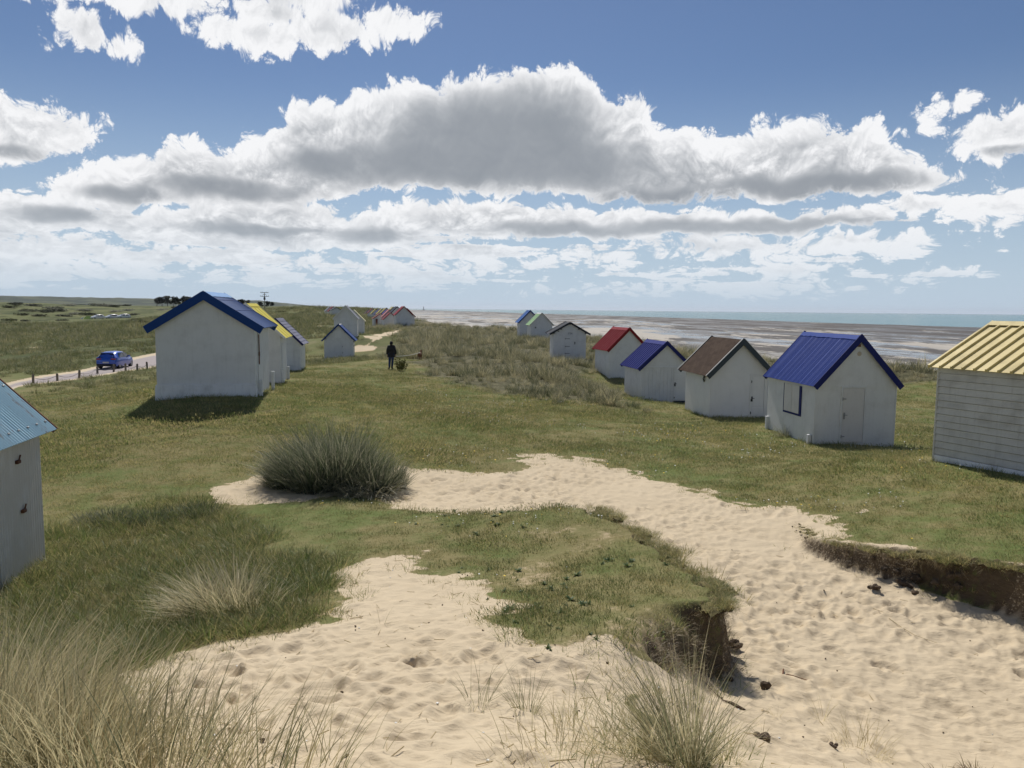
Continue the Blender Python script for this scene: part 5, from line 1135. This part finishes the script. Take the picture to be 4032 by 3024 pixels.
# ---------------------------------------------------------------- roadside posts
PP=[(131,1509),(226,1500),(312,1490),(384,1471),(448,1464),(495,1460),(540,1457),(580,1452)]
pm=MB().tube([(0,0,-.4),(0,0,.50),(0,0,.56)],[.088,.082,.06],10).mesh('wooden_post',M['post_wood']); pts_=[]
for i,(u,v) in enumerate(PP):
    p=hit(u,v); o=link('wooden_post',pm,loc=p,rot=(rs.uniform(-.05,.05),rs.uniform(-.06,.06),rs.uniform(0,6))); o.scale=(1,1,rs.uniform(.95,1.15)); pts_.append(p)
    tag(o,'weathered wooden road post, %s from the rusty roofed hut'%ORD[i],'post','wooden posts along the road')
for i in range(len(pts_)-1):
    a,b=pts_[i]+Vector((0,0,.42)),pts_[i+1]+Vector((0,0,.42)); path=[a.lerp(b,t/8)-Vector((0,0,.9*(t/8)*(1-t/8))) for t in range(9)]
    mb=MB().tube([(p-a)[:] for p in path],.016,5); o=mb.build('barrier_chain',M['chain']); o.location=a; tag(o,'sagging chain between the %s and %s road posts from the rusty roofed hut'%(ORD[i],ORD[i+1]),'chain','chains between the road posts')
# ---------------------------------------------------------------- cars
def car(label,loc,rz,paint,s=1.0,group=None,detail=True):
    t=thing('hatchback_car',label,'car',loc,rz,group); t.scale=(s,s,s)
    # stations: y, half width low / belt / roof, z low, belt, top
    st=[(-2.02,.70,.72,.0,.34,.80,.80),(-1.96,.80,.80,.0,.26,.92,.92),(-1.80,.86,.84,.50,.22,.98,1.18),(-1.55,.88,.85,.56,.20,.98,1.36),(-1.0,.89,.86,.60,.19,.96,1.46),(-.2,.89,.86,.60,.19,.94,1.47),(.45,.89,.86,.57,.19,.92,1.38),(1.0,.88,.84,.50,.19,.90,1.10),(1.25,.87,.82,.45,.20,.88,.93),(1.75,.82,.74,.40,.22,.80,.82),(2.02,.68,.60,.35,.30,.66,.66)]
    vs=[];fs=[]
    for (y,wl,wb,wr,zl,zb,zt) in st:
        wr=max(wr,.42 if zt>zb+.05 else wb*.75); half=[(0,zl-.02),(wl*.9,zl),(wl,zl+.14),(wl+.015,(zl+zb)/2+.05),(wb,zb),(wr+.05,zb+(zt-zb)*.80),(wr*.85,zt-.015),(0,zt+.015)]
        ring=[(x,z) for x,z in half]+[(-x,z) for x,z in half[-2:0:-1]]; vs+=[(x,y,z) for x,z in ring]
    n=14
    for i in range(len(st)-1):
        for k in range(n): fs.append((i*n+k,i*n+(k+1)%n,(i+1)*n+(k+1)%n,(i+1)*n+k))
    fs.append(tuple(range(n))); fs.append(tuple(range((len(st)-1)*n,len(st)*n))[::-1])
    body=MB().add(vs,fs,True).build('body',paint,t)
    def glass(P,nm='window'): 
        m=MB(); Q=[Vector(p) for p in P]; nrm=(Q[1]-Q[0]).cross(Q[2]-Q[0]).normalized(); c=sum(Q,Vector())/len(Q); d=(c-Vector((0,c.y*.3,.75))); nrm=nrm if nrm.dot(d)>0 else -nrm
        k=len(Q); m.add([(q+nrm*.022)[:] for q in Q]+[(q-nrm*.03)[:] for q in Q],[tuple(range(k)),tuple(range(2*k-1,k-1,-1))]+[(i,(i+1)%k,(i+1)%k+k,i+k) for i in range(k)]); return m.build(nm,car_glass,t)
    glass([(-.66,-1.90,.98),(.66,-1.90,.98),(.52,-1.60,1.34),(-.52,-1.60,1.34)],'rear_window'); glass([(-.70,1.12,.95),(.70,1.12,.95),(.52,.50,1.36),(-.52,.50,1.36)],'windscreen')
    for s_ in(-1,1):
        glass([(s_*.855,-1.42,.98),(s_*.855,-.35,.955),(s_*.655,-.35,1.36),(s_*.655,-1.15,1.35)]); glass([(s_*.855,-.27,.955),(s_*.845,.82,.93),(s_*.66,.40,1.30),(s_*.655,-.27,1.36)])
    MB().bbox((-.80,-2.07,.24),(.80,-1.86,.44),.05).build('bumper',M['charcoal'],t)
    for s_ in(-1,1):
        MB().bbox((s_*.60-.20,-2.035,.78),(s_*.60+.20,-1.90,.92),.03).build('tail_light',tail,t)
        MB().bbox((s_*.9-.10,.55,.93),(s_*.9+.10,.72,1.06),.03).build('mirror',paint,t)
        for y in(-1.28,1.28):
            w=MB().tube([(s_*.66,y,.31),(s_*.87,y,.31)],.31,18).build('wheel',tyre,t); MB().tube([(s_*.86,y,.31),(s_*.885,y,.31)],.20,14).build('rim',M['steel'],w)
    MB().bbox((-.26,-2.06,.50),(.26,-2.02,.62),.01).build('number_plate',M['trim_pale'],t)
    MB().bbox((-.5,-1.72,1.385),(.5,-1.56,1.42),.015).build('spoiler',paint,t)
    return t
def flat(name,col,rough,metallic=0,coat=0):
    m,g,b=mat(name); n=g.noise(coord(g),6,4,.6); g.put(b.inputs['Base Color'],g.mix(n,c4(col),c4([c*.85 for c in col]))); g.put(b.inputs['Roughness'],g.lin(n,.3,.7,rough*.9,rough*1.15)); b.inputs['Metallic'].default_value=metallic; b.inputs['Coat Weight'].default_value=coat; return m
car_glass=flat('car_glass',(.012,.014,.016),.08); tail=flat('tail_lamp',(.30,.02,.02),.2,0,.5); tyre=flat('tyre',(.018,.018,.018),.8); blue=flat('blue_paint',(.012,.085,.50),.3,.1,.8); whitep=flat('white_paint',(.75,.75,.75),.3,0,.6)
p=hit(456,1446); qd=hit(600,1415)-p; hd=math.atan2(qd.y,qd.x)-math.pi/2
car('bright blue hatchback driving away along the road',p,hd,blue,1.0)
for i,(u,v) in enumerate([(385,1268),(441,1268),(487,1268)]):
    y=330; a=aty(u,v,y); zz=z1(a.x,a.y); car('white car, %s of the three parked far across the meadow'%('leftmost','middle','rightmost')[i],(a.x,y,max(zz,a.z)-.05),R(150-i*4),whitep,1.3,'white cars parked across the meadow')
a=aty(350,1258,330); tn=thing('tent','low yellow green tent left of the far white cars','tent',(a.x,330,max(z1(a.x,330),a.z)-.1)); MB().add([(-2,-1,0),(2,-1,0),(2,1,0),(-2,1,0),(-1.0,0,1.5),(1.0,0,1.5)],[(0,1,5,4),(2,3,4,5),(1,2,5),(3,0,4),(0,3,2,1)]).build('flysheet',flat('tent_green',(.42,.55,.10),.6),tn); MB().add([(-3.6,-1,0),(-2.02,-1,0),(-2.02,1,0),(-3.6,1,0),(-2.02,-.6,1.0),(-2.02,.6,1.0)],[(0,1,4),(3,5,2),(0,4,5,3),(0,3,2,1),(1,2,5,4)]).build('porch',whitep,tn)
# ---------------------------------------------------------------- bin
p=hit(1528,1282); bn=thing('rubbish_bin','dark rounded bin standing before the black roofed far hut','bin',p); MB().tube([(0,0,0),(0,0,.15),(0,0,.62),(0,0,.74)],[.24,.29,.31,.27],14).build('bin_body',M['charcoal'],bn); MB().tube([(0,0,.74),(0,0,.80),(0,0,.86)],[.30,.27,.10],14).build('lid',M['charcoal'],bn)
# ---------------------------------------------------------------- people and dogs
def grow(name,joints,edges,m_,parent=None,root=0,sub=1):
    """one smooth skin over a skeleton: joints name -> (x,y,z,r)"""
    keys=list(joints); me=bpy.data.meshes.new(name); me.from_pydata([joints[k][:3] for k in keys],[(keys.index(a),keys.index(b)) for a,b in edges],[])
    o=link('tmp',me); sm=o.modifiers.new('skin','SKIN'); sm.use_smooth_shade=True
    for k,sv in zip(keys,me.skin_vertices[0].data): rr=joints[k][3]; sv.radius=(rr,rr) if not hasattr(rr,'__len__') else rr; sv.use_root=(keys.index(k)==root)
    o.modifiers.new('sub','SUBSURF').levels=sub; o.modifiers['sub'].render_levels=sub
    dg=bpy.context.evaluated_depsgraph_get(); dg.update(); out=bpy.data.meshes.new_from_object(o.evaluated_get(dg)); out.name=name; out.materials.clear(); out.materials.append(m_); bpy.data.objects.remove(o); bpy.data.meshes.remove(me)
    return link(name,out,parent)
skin=flat('skin',(.45,.28,.20),.6); jk=flat('black_jacket',(.010,.010,.012),.75); jeans=flat('blue_jeans',(.022,.045,.13),.85); boot=flat('brown_boot',(.05,.04,.032),.7)
p=hit(1541,1453)
J=dict(pel=(0,0,.95,.12),spine=(0,.02,1.15,.125),chest=(0,.02,1.36,.13),neck=(0,.03,1.50,.055),head=(0,.05,1.60,.085),crown=(0,.04,1.70,.07),
  sl=(-.17,.02,1.42,.06),el=(-.235,-.02,1.15,.048),wl=(-.25,.05,.90,.033),hl=(-.25,.07,.82,.03),sr=(.17,.02,1.42,.06),er=(.245,-.03,1.15,.048),wr=(.27,.03,.91,.033),hr=(.275,.06,.83,.03),
  hipl=(-.09,0,.90,.09),kl=(-.10,-.02,.50,.062),al=(-.11,-.12,.10,.042),fl=(-.20,-.02,.05,.04),hipr=(.09,0,.90,.09),kr=(.07,.06,.50,.062),ar=(.03,.06,.09,.042),fr=(.06,.20,.045,.04))
E_=[('pel','spine'),('spine','chest'),('chest','neck'),('neck','head'),('head','crown'),('chest','sl'),('sl','el'),('el','wl'),('wl','hl'),('chest','sr'),('sr','er'),('er','wr'),('wr','hr'),('pel','hipl'),('hipl','kl'),('kl','al'),('al','fl'),('pel','hipr'),('hipr','kr'),('kr','ar'),('ar','fr')]
for sd_,hx in(('l',-.25),('r',.275)):
    for f in range(5):
        o_=(f-2)*.014; ln=(.055,.075,.082,.075,.06)[f]; y0_=.07 if sd_=='l' else .06; y0_+= -.02*0
        J['f%s%d'%(sd_,f)]=(hx+o_*.4,y0_+o_,.80,.009); J['g%s%d'%(sd_,f)]=(hx+o_*.5+.005,y0_+o_*1.2+.02,.80-ln,.008); E_+=[('h'+sd_,'f%s%d'%(sd_,f)),('f%s%d'%(sd_,f),'g%s%d'%(sd_,f))]
per=grow('person',J,E_,skin); per.location=p; per.rotation_euler=(0,0,R(4)); tag(per,'walker in a black hooded jacket and blue jeans seen from behind holding a dog lead','person')
sub=lambda ks,extra={}: {**{k:(J[k][0],J[k][1],J[k][2],J[k][3]+.042) for k in ks},**extra}
grow('jacket',sub(['pel','spine','chest','neck','sl','el','wl','sr','er','wr'],dict(hem=(0,0,.84,(.245,.17)),pel=(0,0,.97,(.245,.17)),spine=(0,.02,1.15,(.235,.16)),chest=(0,.02,1.36,(.215,.15)))),[('hem','pel'),('pel','spine'),('spine','chest'),('chest','neck'),('chest','sl'),('sl','el'),('el','wl'),('chest','sr'),('sr','er'),('er','wr')],jk,per,0,2)
grow('hood',dict(a=(0,.02,1.50,.085),b=(0,.035,1.60,.118),c=(0,.03,1.71,.100),d=(0,.03,1.76,.04)),[('a','b'),('b','c'),('c','d')],jk,per,0,2)
grow('jeans',{k:(J[k][0],J[k][1],J[k][2],J[k][3]+.02) for k in('pel','hipl','kl','al','hipr','kr','ar')},[('pel','hipl'),('hipl','kl'),('kl','al'),('pel','hipr'),('hipr','kr'),('kr','ar')],jeans,per,0,2)
for a,f in(('al','fl'),('ar','fr')):
    A,B=J[a],J[f]; grow('boot',dict(a=(A[0],A[1],A[2]+.06,.062),b=(A[0],A[1],.065,.064),c=(B[0],B[1],.055,.052)),[('a','b'),('b','c')],boot,per,0,1)
def dog(label,p,rz,s,coat_,light,group=None):
    D=dict(pel=(0,-.20,.40,.085),mid=(0,0,.40,.085),che=(0,.20,.40,.105),nk=(0,.30,.50,.065),hd=(0,.37,.60,.068),mz=(0,.48,.57,.036),t1=(0,-.30,.46,.025),t2=(0,-.40,.58,.014))
    Ed=[('pel','mid'),('mid','che'),('che','nk'),('nk','hd'),('hd','mz'),('pel','t1'),('t1','t2')]
    for s_,q in((-1,'l'),(1,'r')):
        D.update({'h1'+q:(s_*.07,-.20,.34,.055),'h2'+q:(s_*.08,-.12,.22,.04),'h3'+q:(s_*.08,-.24,.13,.022),'h4'+q:(s_*.08,-.22,.02,.022),'h5'+q:(s_*.08,-.17,.02,.02),'a1'+q:(s_*.07,.20,.32,.05),'a2'+q:(s_*.075,.19,.18,.028),'a3'+q:(s_*.075,.21,.02,.022),'a4'+q:(s_*.075,.26,.02,.02),'e1'+q:(s_*.045,.36,.66,.025),'e2'+q:(s_*.075,.36,.70,.012)})
        Ed+=[('pel','h1'+q),('h1'+q,'h2'+q),('h2'+q,'h3'+q),('h3'+q,'h4'+q),('h4'+q,'h5'+q),('che','a1'+q),('a1'+q,'a2'+q),('a2'+q,'a3'+q),('a3'+q,'a4'+q),('hd','e1'+q),('e1'+q,'e2'+q)]
    o=grow('dog',D,Ed,coat_,None,1,2); o.location=p; o.rotation_euler=(0,0,rz); o.scale=(s,s,s); tag(o,label,'dog',group)
    grow('dog_harness',dict(a=(0,.13,.41,.112),b=(0,.20,.41,.118)),[('a','b')],light,o,0,2); return o
pd=hit(1653,1416); d1=dog('small tan dog with white markings on a lead in the marram',pd,R(-8),1.0,flat('tan_coat',(.20,.085,.04),.85),flat('white_harness',(.6,.55,.45),.7))
hp=per.matrix_basis@Vector((.275,.08,.80)); e_=d1.matrix_basis@Vector((0,.15,.52)); mb=MB().tube([(Vector(hp).lerp(e_,t/8)-Vector(hp)-Vector((0,0,.30*(t/8)*(1-t/8))))[:] for t in range(9)],.02,5); o=mb.build('dog_lead',flat('lead_pale',(.6,.58,.48),.7)); o.location=hp; tag(o,'pale lead stretched from the walker to the tan dog','dog lead')
dog('tiny dark dog far off on the sandy track',hit(1433,1275),R(100),1.0,flat('dark_coat',(.025,.018,.014),.85),flat('brown_harness',(.12,.05,.03),.8))
# ---------------------------------------------------------------- clods, roots, litter in the sand
clod=painted('clod_soil',(.10,.068,.042),.95,.5,(.03,.02,.012),streak=False,scale=6)
def clodm(label,u,v,r,n=30,name='turf_clod'):
    p=hit(u,v); r_=random.Random(int(u)); mb=MB()
    for k in range(6): mb.ball((r_.uniform(-.6,.6)*r[0],r_.uniform(-.6,.6)*r[1],r[2]*.5+r_.uniform(-.2,.3)*r[2]),(r[0]*.5,r[1]*.5,r[2]*.55),2,.16,r_)
    me1=mb.mesh('c',clod); o=link(name,me1,loc=p,rot=(0,0,r_.uniform(0,6))); tag(o,label,'turf clod','clods fallen from the broken bank')
    a=U(0,6.28,n); b=np.stack([np.sin(a)*r[0]*.6,np.cos(a)*r[1]*.6,U(.2,.9,n)*r[2]],1); link('root_fibres',blade_mesh('root_fibres',b,a,U(.4,1.6,n),U(.2,1.4,n),U(.04,.12,n)*1.2,U(.002,.004,n),U(.2,.9,n),GD,3),o)
clodm('rough turf clod lying on the sand right of the bank nose',3015,2715,(.07,.05,.06)); clodm('dark long clod hanging on the slope beside the bank nose',2885,2550,(.06,.11,.06),50); clodm('dark hairy clod beside the green sprout',3000,2915,(.06,.06,.05),40)
clodm('small clod right under the bank nose',2880,2680,(.035,.035,.025),12); clodm('tiny clod below the right hand bank tip',3600,2345,(.07,.05,.05),12); clodm('clod fallen under the right hand bank',3440,2330,(.09,.06,.05),20); clodm('low crumbled turf piece at the foot of the right hand bank',3560,2305,(.14,.08,.06),30); clodm('small clod on the sand near the bottom edge',3280,2960,(.03,.03,.02),8)
def root(label,pts,rr,m_,nm='dry_root'):
    P=[hit(u,v)+Vector((0,0,.012)) for u,v in pts]; a=P[0]; o=MB().tube([(q-a)[:] for q in P],rr,5).build(nm,m_); o.location=a; tag(o,label,'root','roots and stalks on the sand')
root('dark root trailing down the sand below the bank',[(2780,2690),(2815,2735),(2850,2768),(2880,2780),(2920,2800),(2935,2806)],[.004,.004,.005,.014,.012,.006],clod); root('curled brown root on the sand',[(3085,2632),(3082,2650),(3100,2665),(3125,2655),(3180,2668)],[.008,.008,.006,.004,.003],M['rusty_iron'])
st=M['trim_pale']; straw=painted('straw',(.42,.33,.18),.8,.1)
root('long dry stalk lying across the right hand sand',[(3500,2440),(3545,2470),(3600,2510),(3690,2540)],[.004,.004,.003,.002],straw,'dry_stalk'); root('shorter dry stalk up the sand from the long one',[(3420,2385),(3450,2405),(3480,2425)],[.003,.003,.002],straw,'dry_stalk')
# litter: straw, shells and small dark crumbs
lt=[MB().tube([(-.05,0,.004),(.03,0,.006)],.0022,4).mesh('straw_bit',straw),MB().ball((0,0,.004),(.006,.005,.004),1,.2,random.Random(1)).mesh('crumb',clod),MB().ball((0,0,.003),(.008,.006,.004),1,.2,random.Random(2)).mesh('shell_bit',M['trim_pale']),MB().ball((0,0,.006),(.009,.007,.006),1,.25,random.Random(3)).mesh('crumb_b',clod)]
lc=lambda x,y:(grid_at(SD,x,y)>.0)&((fbm(x,y,1.5,3,460)>.05)|(rng.uniform(0,1,x.shape)<.2)|((np.abs(x-2.1)<.7)&(np.abs(y-6.3)<1.2)))
q=place(1100,3,13,1.2,lc); n=len(q); scatter('sand_litter',q,zg(q[:,0],q[:,1]),U(0,6.28,n),U(.5,1.6,n),[lt[0],lt[0],lt[1],lt[0],lt[3],lt[2],lt[0]])
